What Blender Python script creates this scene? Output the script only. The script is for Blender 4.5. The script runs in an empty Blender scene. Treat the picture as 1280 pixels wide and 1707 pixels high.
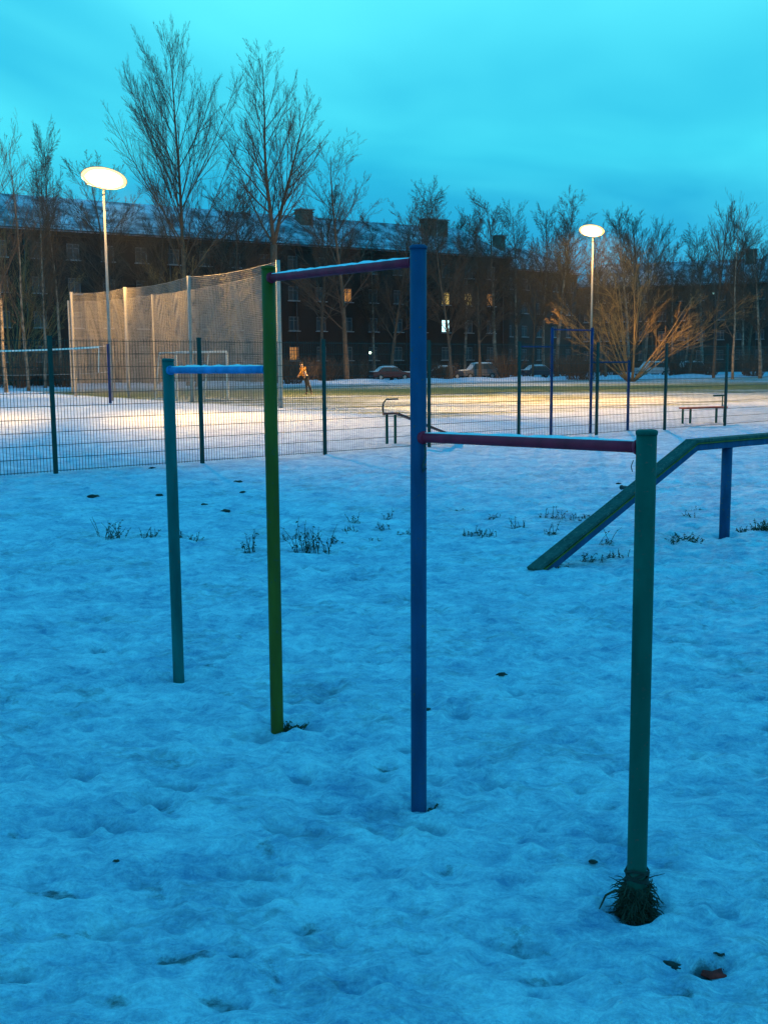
import bpy, bmesh, math, random
import numpy as np
from mathutils import Vector, Matrix, Quaternion

S = bpy.context.scene
COL = S.collection
R = math.radians
HAZE = 0.00007

# ------------------------------------------------------------------ camera
CAM_H = 1.6
F_PX = 1812.0                      # focal length measured on the 1280 px wide photograph
PITCH = math.atan(245 / F_PX)
ROLL = R(0.43)
cam_d = bpy.data.cameras.new('camera')
cam = bpy.data.objects.new('camera', cam_d)
COL.objects.link(cam)
cam_d.sensor_fit = 'HORIZONTAL'
cam_d.sensor_width = 36
cam_d.lens = F_PX / 1280 * 36
cam_d.clip_end = 6000
_f = Vector((0, math.cos(PITCH), -math.sin(PITCH)))
_r0 = Vector((1, 0, 0))
_u0 = _r0.cross(_f)
_r = _r0 * math.cos(ROLL) - _u0 * math.sin(ROLL)
_u = _u0 * math.cos(ROLL) + _r0 * math.sin(ROLL)
cam.matrix_world = Matrix(((_r.x, _u.x, -_f.x, 0), (_r.y, _u.y, -_f.y, 0), (_r.z, _u.z, -_f.z, CAM_H), (0, 0, 0, 1)))
S.camera = cam
S.render.resolution_x, S.render.resolution_y = 767, 1024
cam_d.dof.use_dof = False


def G(px, py, z=0.0):
    """where the sight line through a point of the photograph meets the level z"""
    d = _f * F_PX + _r * (px - 640) + _u * (853.5 - py)
    t = (z - CAM_H) / d.z
    return Vector((d.x * t, d.y * t, z))


def ZAT(x, y, px, py):
    """height at plan point x, y of what the photograph shows at px, py"""
    d = _f * F_PX + _r * (px - 640) + _u * (853.5 - py)
    return CAM_H + d.z * y / d.y


# ------------------------------------------------------------------ sky (dusk, thin overcast)
W = bpy.data.worlds.new('World')
S.world = W
W.use_nodes = True
nt = W.node_tree
nt.nodes.clear()
N = nt.nodes.new
L = nt.links.new
out = N('ShaderNodeOutputWorld')
bg = N('ShaderNodeBackground')
bg.inputs[1].default_value = 1.0
L(bg.outputs[0], out.inputs[0])
tc = N('ShaderNodeTexCoord')
sep = N('ShaderNodeSeparateXYZ')
L(tc.outputs['Generated'], sep.inputs[0])
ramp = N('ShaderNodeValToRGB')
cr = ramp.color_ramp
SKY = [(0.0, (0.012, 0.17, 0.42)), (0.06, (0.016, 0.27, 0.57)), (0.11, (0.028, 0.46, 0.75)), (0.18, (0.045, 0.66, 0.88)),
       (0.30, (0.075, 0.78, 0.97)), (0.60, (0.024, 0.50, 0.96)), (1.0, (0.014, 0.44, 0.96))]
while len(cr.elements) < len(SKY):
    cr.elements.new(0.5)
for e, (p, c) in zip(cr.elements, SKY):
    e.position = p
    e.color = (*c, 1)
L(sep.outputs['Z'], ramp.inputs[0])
# flat cloud layer: direction projected onto a plane
zz = N('ShaderNodeMath'); zz.operation = 'ADD'; zz.inputs[1].default_value = 0.09
L(sep.outputs['Z'], zz.inputs[0])
zm = N('ShaderNodeMath'); zm.operation = 'MAXIMUM'; zm.inputs[1].default_value = 0.03
L(zz.outputs[0], zm.inputs[0])
dv = N('ShaderNodeVectorMath'); dv.operation = 'DIVIDE'
cmb = N('ShaderNodeCombineXYZ')
for i in range(3):
    L(zm.outputs[0], cmb.inputs[i])
L(tc.outputs['Generated'], dv.inputs[0]); L(cmb.outputs[0], dv.inputs[1])
mp = N('ShaderNodeMapping')
mp.inputs['Location'].default_value = (3.1, 1.7, 0)
mp.inputs['Scale'].default_value = (0.55, 0.42, 0.0)
mp.inputs['Rotation'].default_value = (0, 0, R(12))
L(dv.outputs[0], mp.inputs[0])
nz = N('ShaderNodeTexNoise'); nz.inputs['Scale'].default_value = 1.0; nz.inputs['Detail'].default_value = 4; nz.inputs['Roughness'].default_value = 0.5
nz.inputs['Distortion'].default_value = 0.5
L(mp.outputs[0], nz.inputs['Vector'])
cr2 = N('ShaderNodeValToRGB')
cr2.color_ramp.elements[0].position = 0.36; cr2.color_ramp.elements[0].color = (0.60, 0.74, 0.84, 1)
cr2.color_ramp.elements[1].position = 0.62; cr2.color_ramp.elements[1].color = (1.6, 1.14, 1.04, 1)
L(nz.outputs[0], cr2.inputs[0])
mul = N('ShaderNodeMix'); mul.data_type = 'RGBA'; mul.blend_type = 'MULTIPLY'; mul.inputs[0].default_value = 1
mul.clamp_result = False
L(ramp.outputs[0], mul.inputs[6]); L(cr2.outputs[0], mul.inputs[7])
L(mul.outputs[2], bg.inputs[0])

vs = S.view_settings
vs.view_transform = 'Standard'
vs.look = 'None'
vs.exposure = 0.15
vs.gamma = 1
S.render.engine = 'CYCLES'
S.cycles.use_denoising = True
S.cycles.use_adaptive_sampling = True
S.cycles.adaptive_threshold = 0.02
S.cycles.volume_bounces = 0
S.cycles.max_bounces = 5
S.cycles.diffuse_bounces = 2
S.cycles.sample_clamp_indirect = 3

WARM = (1.0, 0.53, 0.13)
MAST_L = Vector((-13.05, 52.6, 0))
MAST_R = Vector((14.2, 75.0, 0))


# ------------------------------------------------------------------ helpers
def tag(o, label=None, cat=None, group=None, kind=None):
    if label: o['label'] = label
    if cat: o['category'] = cat
    if group: o['group'] = group
    if kind: o['kind'] = kind
    return o


def empty(name, loc=(0, 0, 0), rz=0.0, label=None, cat=None, group=None):
    o = bpy.data.objects.new(name, None)
    o.empty_display_size = 0.2
    COL.objects.link(o)
    o.location = loc
    o.rotation_euler = (0, 0, rz)
    return tag(o, label, cat, group)


class MB:
    """collects shapes and links them as one mesh object"""
    def __init__(s):
        s.v = []; s.f = []; s.m = []; s.cur = 0; s.sm = []; s.smooth = False

    def add(s, vs_, fs):
        o = len(s.v)
        s.v.extend([tuple(p) for p in vs_])
        for f in fs:
            s.f.append(tuple(i + o for i in f)); s.m.append(s.cur); s.sm.append(s.smooth)

    def box(s, c, size, rz=0.0, ax=None):
        x, y, z = [q / 2 for q in size]
        p = [Vector((a * x, b * y, d * z)) for a in (-1, 1) for b in (-1, 1) for d in (-1, 1)]
        M = ax if ax is not None else Matrix.Rotation(rz, 3, 'Z')
        c = Vector(c)
        s.add([M @ q + c for q in p], [(0, 1, 3, 2), (4, 6, 7, 5), (0, 4, 5, 1), (2, 3, 7, 6), (0, 2, 6, 4), (1, 5, 7, 3)])

    def tube(s, pts, rad, n=6, cap=True, aspect=1.0):
        """tube along pts; rad is a number or one per point"""
        P = [Vector(p) for p in pts]
        k = len(P)
        if not hasattr(rad, '__len__'): rad = [rad] * k
        t0 = (P[1] - P[0]).normalized()
        a = Vector((0, 0, 1)) if abs(t0.z) < 0.9 else Vector((1, 0, 0))
        nrm = t0.cross(a).normalized()
        o = len(s.v)
        for i in range(k):
            t = (P[min(i + 1, k - 1)] - P[max(i - 1, 0)]).normalized()
            nrm = (nrm - t * nrm.dot(t))
            nrm = nrm.normalized() if nrm.length > 1e-6 else t.orthogonal().normalized()
            b = t.cross(nrm)
            for j in range(n):
                an = 2 * math.pi * j / n
                s.v.append(tuple(P[i] + (nrm * math.cos(an) + b * math.sin(an) * aspect) * rad[i]))
        for i in range(k - 1):
            for j in range(n):
                q = (j + 1) % n
                s.f.append((o + i * n + j, o + i * n + q, o + (i + 1) * n + q, o + (i + 1) * n + j)); s.m.append(s.cur); s.sm.append(n > 4)
        if cap:
            s.f.append(tuple(o + j for j in reversed(range(n)))); s.m.append(s.cur); s.sm.append(False)
            s.f.append(tuple(o + (k - 1) * n + j for j in range(n))); s.m.append(s.cur); s.sm.append(False)

    def prism(s, outline, x0, x1):
        """outline in (y, z), extruded along x"""
        n = len(outline)
        p = [(x0, a, b) for a, b in outline] + [(x1, a, b) for a, b in outline]
        fs = [(i, (i + 1) % n, n + (i + 1) % n, n + i) for i in range(n)]
        s.add(p, fs + [tuple(reversed(range(n))), tuple(range(n, 2 * n))])

    def mesh(s, name, mats):
        me = bpy.data.meshes.new(name)
        me.from_pydata(s.v, [], s.f)
        for m in (mats if isinstance(mats, (list, tuple)) else [mats]): me.materials.append(m)
        me.polygons.foreach_set('material_index', s.m)
        me.polygons.foreach_set('use_smooth', s.sm)
        me.update()
        return me

    def build(s, name, mats, parent=None, loc=None):
        o = bpy.data.objects.new(name, s.mesh(name, mats))
        COL.objects.link(o)
        if parent is not None: o.parent = parent
        if loc is not None: o.location = loc
        return o


def link_mesh(name, me, parent=None, loc=(0, 0, 0), rz=0.0):
    o = bpy.data.objects.new(name, me)
    COL.objects.link(o)
    o.parent = parent
    o.location = loc
    o.rotation_euler = (0, 0, rz)
    return o


def copy_tree(o, parent=None):
    c = o.copy()
    COL.objects.link(c)
    c.parent = parent
    for ch in list(o.children):
        copy_tree(ch, c)
    return c


def relabel(o, label):
    o['label'] = label
    return o


# ------------------------------------------------------------------ materials
def mat(name, col, rough=0.6, metal=0.0, var=0.15, scale=8.0, col2=None, bump=0.0, bscale=40.0, emit=None, estr=0.0, obj=True):
    m = bpy.data.materials.new(name)
    m.use_nodes = True
    t = m.node_tree
    b = t.nodes['Principled BSDF']
    b.inputs['Roughness'].default_value = rough
    b.inputs['Metallic'].default_value = metal
    tcn = t.nodes.new('ShaderNodeTexCoord')
    n = t.nodes.new('ShaderNodeTexNoise')
    n.inputs['Scale'].default_value = scale
    n.inputs['Detail'].default_value = 6
    n.inputs['Roughness'].default_value = 0.65
    t.links.new(tcn.outputs['Object'], n.inputs['Vector'])
    r = t.nodes.new('ShaderNodeValToRGB')
    r.color_ramp.elements[0].position = 0.35
    r.color_ramp.elements[1].position = 0.68
    c0 = [max(0, c * (1 - var)) for c in col]
    c1 = col2 if col2 else [min(1, c * (1 + var)) for c in col]
    r.color_ramp.elements[0].color = (*c0, 1)
    r.color_ramp.elements[1].color = (*c1, 1)
    t.links.new(n.outputs[0], r.inputs[0])
    t.links.new(r.outputs[0], b.inputs['Base Color'])
    if bump > 0:
        n2 = t.nodes.new('ShaderNodeTexNoise')
        n2.inputs['Scale'].default_value = bscale
        n2.inputs['Detail'].default_value = 4
        t.links.new(tcn.outputs['Object'], n2.inputs['Vector'])
        bp = t.nodes.new('ShaderNodeBump')
        bp.inputs['Strength'].default_value = bump
        bp.inputs['Distance'].default_value = 0.01
        t.links.new(n2.outputs[0], bp.inputs['Height'])
        t.links.new(bp.outputs[0], b.inputs['Normal'])
    if emit:
        b.inputs['Emission Color'].default_value = (*emit, 1)
        b.inputs['Emission Strength'].default_value = estr
    return m


def paint(name, col, chip=(0.10, 0.07, 0.05), amount=0.60, rough=0.6):
    """old brushed enamel: broad tone changes, chipped spots, vertical runs"""
    m = bpy.data.materials.new(name)
    m.use_nodes = True
    t = m.node_tree; b = t.nodes['Principled BSDF']; nn = t.nodes.new; ll = t.links.new
    b.inputs['Roughness'].default_value = rough
    b.inputs['Specular IOR Level'].default_value = 0.25
    c = nn('ShaderNodeTexCoord')
    mpn = nn('ShaderNodeMapping'); mpn.inputs['Scale'].default_value = (1, 1, 0.25)
    ll(c.outputs['Object'], mpn.inputs[0])
    n1 = nn('ShaderNodeTexNoise'); n1.inputs['Scale'].default_value = 14; n1.inputs['Detail'].default_value = 5
    ll(mpn.outputs[0], n1.inputs['Vector'])
    r1 = nn('ShaderNodeValToRGB')
    r1.color_ramp.elements[0].position = 0.3; r1.color_ramp.elements[0].color = (*[q * 0.72 for q in col], 1)
    r1.color_ramp.elements[1].position = 0.7; r1.color_ramp.elements[1].color = (*[min(1, q * 1.22 + 0.004) for q in col], 1)
    ll(n1.outputs[0], r1.inputs[0])
    n2 = nn('ShaderNodeTexNoise'); n2.inputs['Scale'].default_value = 38; n2.inputs['Detail'].default_value = 7; n2.inputs['Roughness'].default_value = 0.7
    ll(c.outputs['Object'], n2.inputs['Vector'])
    r2 = nn('ShaderNodeValToRGB')
    r2.color_ramp.elements[0].position = amount; r2.color_ramp.elements[0].color = (0, 0, 0, 1)
    r2.color_ramp.elements[1].position = amount + 0.05; r2.color_ramp.elements[1].color = (1, 1, 1, 1)
    ll(n2.outputs[0], r2.inputs[0])
    mx = nn('ShaderNodeMix'); mx.data_type = 'RGBA'
    ll(r2.outputs[0], mx.inputs[0]); ll(r1.outputs[0], mx.inputs[6]); mx.inputs[7].default_value = (*chip, 1)
    ll(mx.outputs[2], b.inputs['Base Color'])
    bp = nn('ShaderNodeBump'); bp.inputs['Strength'].default_value = 0.5; bp.inputs['Distance'].default_value = 0.002
    ll(n2.outputs[0], bp.inputs['Height']); ll(bp.outputs[0], b.inputs['Normal'])
    return m


M = {}
M['blue'] = paint('blue_paint', (0.012, 0.058, 0.145))
M['olive'] = paint('olive_green_paint', (0.13, 0.085, 0.004))
M['teal_far'] = paint('teal_paint', (0.001, 0.105, 0.10))
M['teal'] = paint('green_paint', (0.002, 0.080, 0.056))
M['red'] = paint('red_paint', (0.62, 0.010, 0.035), amount=0.64)
M['bar_blue'] = paint('light_blue_paint', (0.06, 0.20, 0.48))
M['deck'] = paint('weathered_green_timber', (0.035, 0.075, 0.062), chip=(0.12, 0.13, 0.10), amount=0.56, rough=0.8)
M['edge'] = paint('yellow_edge_paint', (0.15, 0.12, 0.015), amount=0.56)
M['navy'] = paint('navy_paint', (0.018, 0.03, 0.13))
M['fence'] = mat('dark_green_fence_coating', (0.006, 0.028, 0.022), 0.6, var=0.2)
M['frost'] = mat('frost_snow', (0.84, 0.87, 0.90), 0.9, var=0.06, scale=30, bump=0.5, bscale=80)
M['galv'] = mat('pale_galvanised_steel', (0.30, 0.28, 0.26), 0.6, metal=0.1, var=0.12)
M['white'] = mat('white_painted_steel', (0.75, 0.74, 0.70), 0.5, var=0.08)
M['net'] = mat('pale_net_cord', (0.27, 0.25, 0.23), 0.9, var=0.1)
M['net_dark'] = mat('dark_net_cord', (0.09, 0.08, 0.06), 0.9, var=0.1)
M['lens'] = mat('lit_floodlight_glass', (0.9, 0.8, 0.6), 0.3, emit=(1.0, 0.62, 0.22), estr=25)
M['bloom_rim'] = mat('painted_bloom_rim', (0.9, 0.8, 0.6), 0.3, emit=(1.0, 0.56, 0.10), estr=1.5)  # bloom around the lamp given as a yellow glow, not a real part
M['house'] = mat('floodlight_housing', (0.25, 0.25, 0.25), 0.5)
M['bark'] = mat('grey_brown_bark', (0.085, 0.062, 0.045), 0.95, var=0.3, scale=3)
M['twig'] = mat('brown_twig_bark', (0.075, 0.050, 0.035), 0.95, var=0.3, scale=1)
M['birch'] = mat('pale_birch_bark', (0.17, 0.14, 0.11), 0.9, var=0.7, scale=2.2)
M['willow'] = mat('yellow_brown_willow_bark', (0.20, 0.125, 0.05), 0.9, var=0.25, scale=1)
M['weed'] = mat('dead_weed_stalk', (0.050, 0.036, 0.018), 0.95, var=0.4, scale=30)
M['grass'] = mat('frozen_grass_blade', (0.05, 0.05, 0.018), 0.95, var=0.4, scale=30)
M['soil'] = mat('dark_frozen_soil', (0.035, 0.026, 0.02), 0.95, var=0.4, scale=30, bump=0.6)
M['leaf'] = mat('red_brown_dead_leaf', (0.55, 0.02, 0.012), 0.9, var=0.5, scale=30)
M['glass'] = mat('dark_window_glass', (0.03, 0.035, 0.04), 0.45, var=0.1)
M['lit_yellow'] = mat('window_lit_yellow', (0.5, 0.4, 0.2), 0.3, emit=(1.0, 0.62, 0.12), estr=0.55)
M['lit_orange'] = mat('window_lit_orange', (0.5, 0.3, 0.1), 0.3, emit=(1.0, 0.33, 0.05), estr=0.35)
M['lit_white'] = mat('window_lit_white', (0.7, 0.8, 0.8), 0.3, emit=(0.6, 1.0, 1.0), estr=1.6)
M['wframe'] = mat('painted_window_frame', (0.13, 0.13, 0.13), 0.6)
M['sill'] = mat('snowy_sill', (0.26, 0.27, 0.28), 0.9)
M['chim'] = mat('chimney_render', (0.13, 0.09, 0.07), 0.9, var=0.3, scale=1.5)
M['rubber'] = mat('black_rubber', (0.02, 0.02, 0.02), 0.9)
M['hub'] = mat('steel_wheel', (0.3, 0.3, 0.3), 0.4, metal=0.6)
M['metal_dark'] = mat('dark_metal', (0.04, 0.045, 0.05), 0.5)


def brick(name, a, b):
    m = bpy.data.materials.new(name)
    m.use_nodes = True
    t = m.node_tree; bs = t.nodes['Principled BSDF']
    bs.inputs['Roughness'].default_value = 0.92
    c = t.nodes.new('ShaderNodeTexCoord')
    n = t.nodes.new('ShaderNodeTexNoise'); n.inputs['Scale'].default_value = 0.35; n.inputs['Detail'].default_value = 9; n.inputs['Roughness'].default_value = 0.7
    t.links.new(c.outputs['Object'], n.inputs['Vector'])
    r = t.nodes.new('ShaderNodeValToRGB')
    r.color_ramp.elements[0].position = 0.3; r.color_ramp.elements[0].color = (*a, 1)
    r.color_ramp.elements[1].position = 0.7; r.color_ramp.elements[1].color = (*b, 1)
    t.links.new(n.outputs[0], r.inputs[0])
    t.links.new(r.outputs[0], bs.inputs['Base Color'])
    n2 = t.nodes.new('ShaderNodeTexNoise'); n2.inputs['Scale'].default_value = 9; n2.inputs['Detail'].default_value = 3
    t.links.new(c.outputs['Object'], n2.inputs['Vector'])
    bp = t.nodes.new('ShaderNodeBump'); bp.inputs['Strength'].default_value = 0.4; bp.inputs['Distance'].default_value = 0.05
    t.links.new(n2.outputs[0], bp.inputs['Height']); t.links.new(bp.outputs[0], bs.inputs['Normal'])
    return m


M['brick'] = brick('dull_brown_masonry', (0.016, 0.010, 0.008), (0.034, 0.020, 0.015))
M['brick_b'] = brick('dull_grey_masonry', (0.024, 0.017, 0.014), (0.048, 0.034, 0.028))


def roof_material():
    m = bpy.data.materials.new('snow_covered_roofing')
    m.use_nodes = True
    t = m.node_tree; bs = t.nodes['Principled BSDF']
    bs.inputs['Roughness'].default_value = 0.9
    c = t.nodes.new('ShaderNodeTexCoord')
    n = t.nodes.new('ShaderNodeTexNoise'); n.inputs['Scale'].default_value = 0.5; n.inputs['Detail'].default_value = 8; n.inputs['Roughness'].default_value = 0.7
    t.links.new(c.outputs['Object'], n.inputs['Vector'])
    r = t.nodes.new('ShaderNodeValToRGB')
    r.color_ramp.elements[0].position = 0.40; r.color_ramp.elements[0].color = (0.10, 0.10, 0.11, 1)
    r.color_ramp.elements[1].position = 0.62; r.color_ramp.elements[1].color = (0.55, 0.60, 0.66, 1)
    t.links.new(n.outputs[0], r.inputs[0])
    t.links.new(r.outputs[0], bs.inputs['Base Color'])
    return m


M['roof'] = roof_material()


def snow_material():
    m = bpy.data.materials.new('trodden_snow')
    m.use_nodes = True
    t = m.node_tree; bs = t.nodes['Principled BSDF']; nn = t.nodes.new; ll = t.links.new
    bs.inputs['Roughness'].default_value = 0.85
    bs.inputs['Specular IOR Level'].default_value = 0.2
    c = nn('ShaderNodeTexCoord')

    def noise(scale, det=5, ro=0.6, vec=None, dist=0.0):
        n = nn('ShaderNodeTexNoise')
        n.inputs['Scale'].default_value = scale; n.inputs['Detail'].default_value = det
        n.inputs['Roughness'].default_value = ro; n.inputs['Distortion'].default_value = dist
        ll(vec if vec is not None else c.outputs['Object'], n.inputs['Vector'])
        return n.outputs[0]

    def math_(op, a, b):
        n = nn('ShaderNodeMath'); n.operation = op
        for i, v in enumerate((a, b)):
            if isinstance(v, (int, float)): n.inputs[i].default_value = v
            else: ll(v, n.inputs[i])
        return n.outputs[0]

    def ramp_(v, p0, p1, c0=(0, 0, 0), c1=(1, 1, 1)):
        if p1 > .95:
            v = math_('MULTIPLY', v, .5); p0 *= .5; p1 *= .5
        n = nn('ShaderNodeValToRGB')
        n.color_ramp.elements[0].position = p0; n.color_ramp.elements[0].color = (*c0, 1)
        n.color_ramp.elements[1].position = p1; n.color_ramp.elements[1].color = (*c1, 1)
        ll(v, n.inputs[0])
        return n.outputs[0]

    def mix(f, a, b):
        n = nn('ShaderNodeMix'); n.data_type = 'RGBA'
        if isinstance(f, (int, float)): n.inputs[0].default_value = f
        else: ll(f, n.inputs[0])
        for i, v in ((6, a), (7, b)):
            if isinstance(v, tuple): n.inputs[i].default_value = (*v, 1)
            else: ll(v, n.inputs[i])
        return n.outputs[2]

    mpt = nn('ShaderNodeMapping'); mpt.inputs['Scale'].default_value = (0.55, 1.0, 1.0); mpt.inputs['Rotation'].default_value = (0, 0, R(8))
    ll(c.outputs['Object'], mpt.inputs[0])
    base = ramp_(math_('ADD', math_('MULTIPLY', noise(2.2, 6, 0.7), 0.45), math_('MULTIPLY', noise(15, 9, 0.85, mpt.outputs[0], 0.5), 0.70)), 0.45, 0.67, (0.28, 0.38, 0.56), (0.90, 0.95, 1.0))
    gr = ramp_(noise(85, 4, 0.8), 0.34, 0.62, (0.74, 0.76, 0.80), (1.0, 1.0, 1.0))
    mg = nn('ShaderNodeMix'); mg.data_type = 'RGBA'; mg.blend_type = 'MULTIPLY'; mg.inputs[0].default_value = 1; ll(base, mg.inputs[6]); ll(gr, mg.inputs[7]); base = mg.outputs[2]
    # thin places where soil and flattened grass grey the snow; hollows also get shade painted in
    dirt = nn('ShaderNodeAttribute'); dirt.attribute_name = 'dirt'
    dsum = math_('ADD', dirt.outputs['Fac'], math_('MULTIPLY', noise(26, 8, 0.75), 0.9))
    dm = ramp_(dsum, 0.80, 1.04)
    thin = ramp_(math_('MULTIPLY', noise(1.3, 5, 0.6), noise(13, 7, 0.75, mpt.outputs[0], 0.8)), 0.27, 0.42)
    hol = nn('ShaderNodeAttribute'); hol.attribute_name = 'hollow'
    worn_shade = ramp_(math_('ADD', math_('MULTIPLY', hol.outputs['Fac'], 0.34), math_('ADD', math_('MULTIPLY', noise(9, 7, 0.75, mpt.outputs[0], 0.5), 0.8), math_('MULTIPLY', noise(1.1, 3), 0.35))), 0.76, 1.06)
    base = mix(math_('MULTIPLY', worn_shade, 0.65), base, (0.20, 0.25, 0.32))  # random worn tone plus shade painted into hollows to bring out relief
    base = mix(math_('MULTIPLY', thin, 0.60), base, (0.16, 0.16, 0.17))
    base = mix(math_('MULTIPLY', dm, 0.8), base, (0.045, 0.045, 0.04))
    # artificial turf showing through on the pitch
    turf = nn('ShaderNodeAttribute'); turf.attribute_name = 'turf'
    mpn = nn('ShaderNodeMapping'); mpn.inputs['Rotation'].default_value = (0, 0, R(-40)); mpn.inputs['Scale'].default_value = (0.10, 0.55, 1)
    ll(c.outputs['Object'], mpn.inputs[0])
    tn = math_('ADD', math_('MULTIPLY', noise(1.1, 9, 0.78, mpn.outputs[0], 0.9), 1.25), math_('MULTIPLY', noise(2.2, 6, 0.75), 0.55))
    tm = ramp_(math_('ADD', math_('MULTIPLY', turf.outputs['Fac'], 0.62), tn), 1.22, 1.42)
    tcol = ramp_(noise(3, 4), 0.3, 0.7, (0.05, 0.075, 0.02), (0.15, 0.17, 0.05))
    base = mix(tm, base, tcol)
    ll(base, bs.inputs['Base Color'])
    h = math_('ADD', math_('MULTIPLY', noise(7, 6, 0.6), 1.0), math_('MULTIPLY', noise(34, 6, 0.75), 0.55))
    bp = nn('ShaderNodeBump'); bp.inputs['Strength'].default_value = 0.75; bp.inputs['Distance'].default_value = 0.045
    ll(h, bp.inputs['Height']); ll(bp.outputs[0], bs.inputs['Normal'])
    return m


M['snow'] = snow_material()

# ------------------------------------------------------------------ ground: one sheet to the horizon
rng = np.random.RandomState(5)
random.seed(11)
_perm = rng.rand(256, 256)


def vnoise(x, y):
    xi = np.floor(x).astype(int); yi = np.floor(y).astype(int)
    fx = x - xi; fy = y - yi
    fx = fx * fx * fx * (fx * (fx * 6 - 15) + 10); fy = fy * fy * fy * (fy * (fy * 6 - 15) + 10)
    a = _perm[xi & 255, yi & 255]; b = _perm[(xi + 1) & 255, yi & 255]
    c = _perm[xi & 255, (yi + 1) & 255]; d = _perm[(xi + 1) & 255, (yi + 1) & 255]
    return (a * (1 - fx) + b * fx) * (1 - fy) + (c * (1 - fx) + d * fx) * fy - 0.5


POST = [G(1060, 1515), G(698, 1340), G(462, 1215), G(298, 1132)]
BEAM_POST = G(1207, 893)
FD = Vector((0.771, 0.637, 0))              # the direction fence and beam share
FN = Vector((0.637, -0.771, 0))

WEEDS = [(186, 896, .30, 12), (247, 894, .16, 8), (300, 893, .12, 6), (326, 896, .12, 6), (240, 888, .1, 5), (417, 918, .28, 5), (410, 912, .16, 3),
         (498, 920, .40, 9), (513, 915, .24, 7), (539, 922, .36, 6), (557, 905, .16, 7), (590, 868, .16, 5), (586, 886, .12, 10), (640, 882, .2, 7), (648, 862, .22, 3), (677, 890, .15, 8),
         (622, 900, .1, 6), (790, 893, .16, 9), (815, 897, .12, 8), (860, 878, .16, 7), (825, 862, .1, 6), (905, 860, .16, 5), (930, 862, .22, 5), (958, 866, .12, 6), (972, 860, .1, 5),
         (920, 890, .25, 4), (1006, 905, .3, 4), (1146, 860, .1, 5), (1165, 850, .1, 5), (985, 933, .14, 9), (1025, 928, .14, 8),
         (765, 850, .08, 5), (480, 895, .1, 5), (457, 880, .1, 4), (700, 870, .12, 5)]

# polar grid, fine in front of the camera
th = np.concatenate([np.arange(-26, 26.001, 0.13), np.arange(27, 334, 3.0)])
th = np.radians(th)
r1 = 1.0 * 1.0065 ** np.arange(0, 440)
r2 = [r1[-1]]
while r2[-1] < 3500: r2.append(r2[-1] * 1.035)
rad = np.concatenate([[0.25, 0.6], r1, r2[1:]])
TH, RR = np.meshgrid(th, rad)
GX = RR * np.sin(TH); GY = RR * np.cos(TH)
fade = np.clip(1.5 - RR / 40, 0, 1)
GZ = 0.024 * vnoise(GX * 0.8 + 9, GY * 0.8) + 0.012 * vnoise(GX * 2.7, GY * 2.7 + 4) + 0.022 * vnoise(GX * 5.1 + 31, GY * 6.6 + 7) + 0.030 * vnoise(GX * 10 + 3, GY * 14) + 0.022 * vnoise(GX * 15 + 63, GY * 21 + 5)
GZ *= fade
GL = fade * (0.024 * vnoise(GX * 0.8 + 9, GY * 0.8) + 0.012 * vnoise(GX * 2.7, GY * 2.7 + 4))
GZ += 0.012 * vnoise(GX * 24, GY * 31) * (RR < 11)
dirt = np.zeros_like(GZ)


def stamp(cx, cy, rx, ry, ang, depth, rim=0.25, dirty=0.0):
    global GZ
    R_ = max(rx, ry) * 2.2
    msk = (np.abs(GX - cx) < R_) & (np.abs(GY - cy) < R_)
    if not msk.any(): return
    dx = GX[msk] - cx; dy = GY[msk] - cy
    ca, sa = math.cos(ang), math.sin(ang)
    q = np.sqrt(((dx * ca + dy * sa) / rx) ** 2 + ((-dx * sa + dy * ca) / ry) ** 2)
    GZ[msk] += -depth * np.exp(-q ** 4) + depth * rim * np.exp(-((q - 1.35) / 0.28) ** 2)
    if dirty: dirt[msk] = np.maximum(dirt[msk], dirty * np.exp(-q ** 2.5))


# tracks of footprints and single prints
rr = random.Random(3)
for k in range(46):
    a = rr.uniform(-0.5, 0.5); d0 = rr.uniform(1.8, 13)
    x, y = d0 * math.sin(a), d0 * math.cos(a); hd = rr.uniform(0, 6.28)
    for s in range(rr.randint(4, 12)):
        side = 0.09 * (-1) ** s
        stamp(x + side * math.cos(hd + 1.57), y + side * math.sin(hd + 1.57), 0.145, 0.055, hd + rr.uniform(-.2, .2), rr.uniform(.011, .024), rr.uniform(.15, .55),
              dirty=0.42 if rr.random() < 0.16 else 0)
        st = rr.uniform(.45, .7); hd += rr.uniform(-.22, .22)
        x += st * math.cos(hd); y += st * math.sin(hd)
for k in range(900):
    a = rr.uniform(-0.48, 0.48); d0 = 1.6 + 12 * rr.random() ** 0.8
    stamp(d0 * math.sin(a), d0 * math.cos(a), rr.uniform(.03, .13), rr.uniform(.025, .06), rr.uniform(0, 3.14), rr.uniform(.005, .014), rr.uniform(.1, .7))
# bare, scuffed spots the photograph shows
for px, py, rx, ry, dd in [(90, 1487, .12, .045, .5), (25, 1395, .06, .03, .4), (300, 1592, .13, .04, .55), (395, 1588, .05, .02, .4), (640, 1275, .09, .035, .45), (470, 1250, .06, .03, .3),
                           (515, 1545, .06, .05, .42), (860, 1550, .08, .03, .35), (1130, 1655, .06, .03, .55), (1030, 1640, .03, .02, .4), (370, 1660, .10, .04, .45), (745, 1450, .05, .05, .35),
                           (520, 1590, .07, .05, .35), (190, 1660, .07, .04, .4), (910, 1620, .12, .03, .35), (30, 1620, .08, .04, .35), (880, 1400, .05, .03, .3), (345, 1110, .11, .06, .36),
                           (1180, 1608, .07, .04, .62), (1120, 1600, .03, .02, .6)]:
    g = G(px, py); stamp(g.x, g.y, rx, ry, rr.uniform(-.3, .3), .014, .3, dd + .10)
for p in POST:
    stamp(p.x, p.y, .085, .075, 0, .022, .3, .35)
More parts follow.
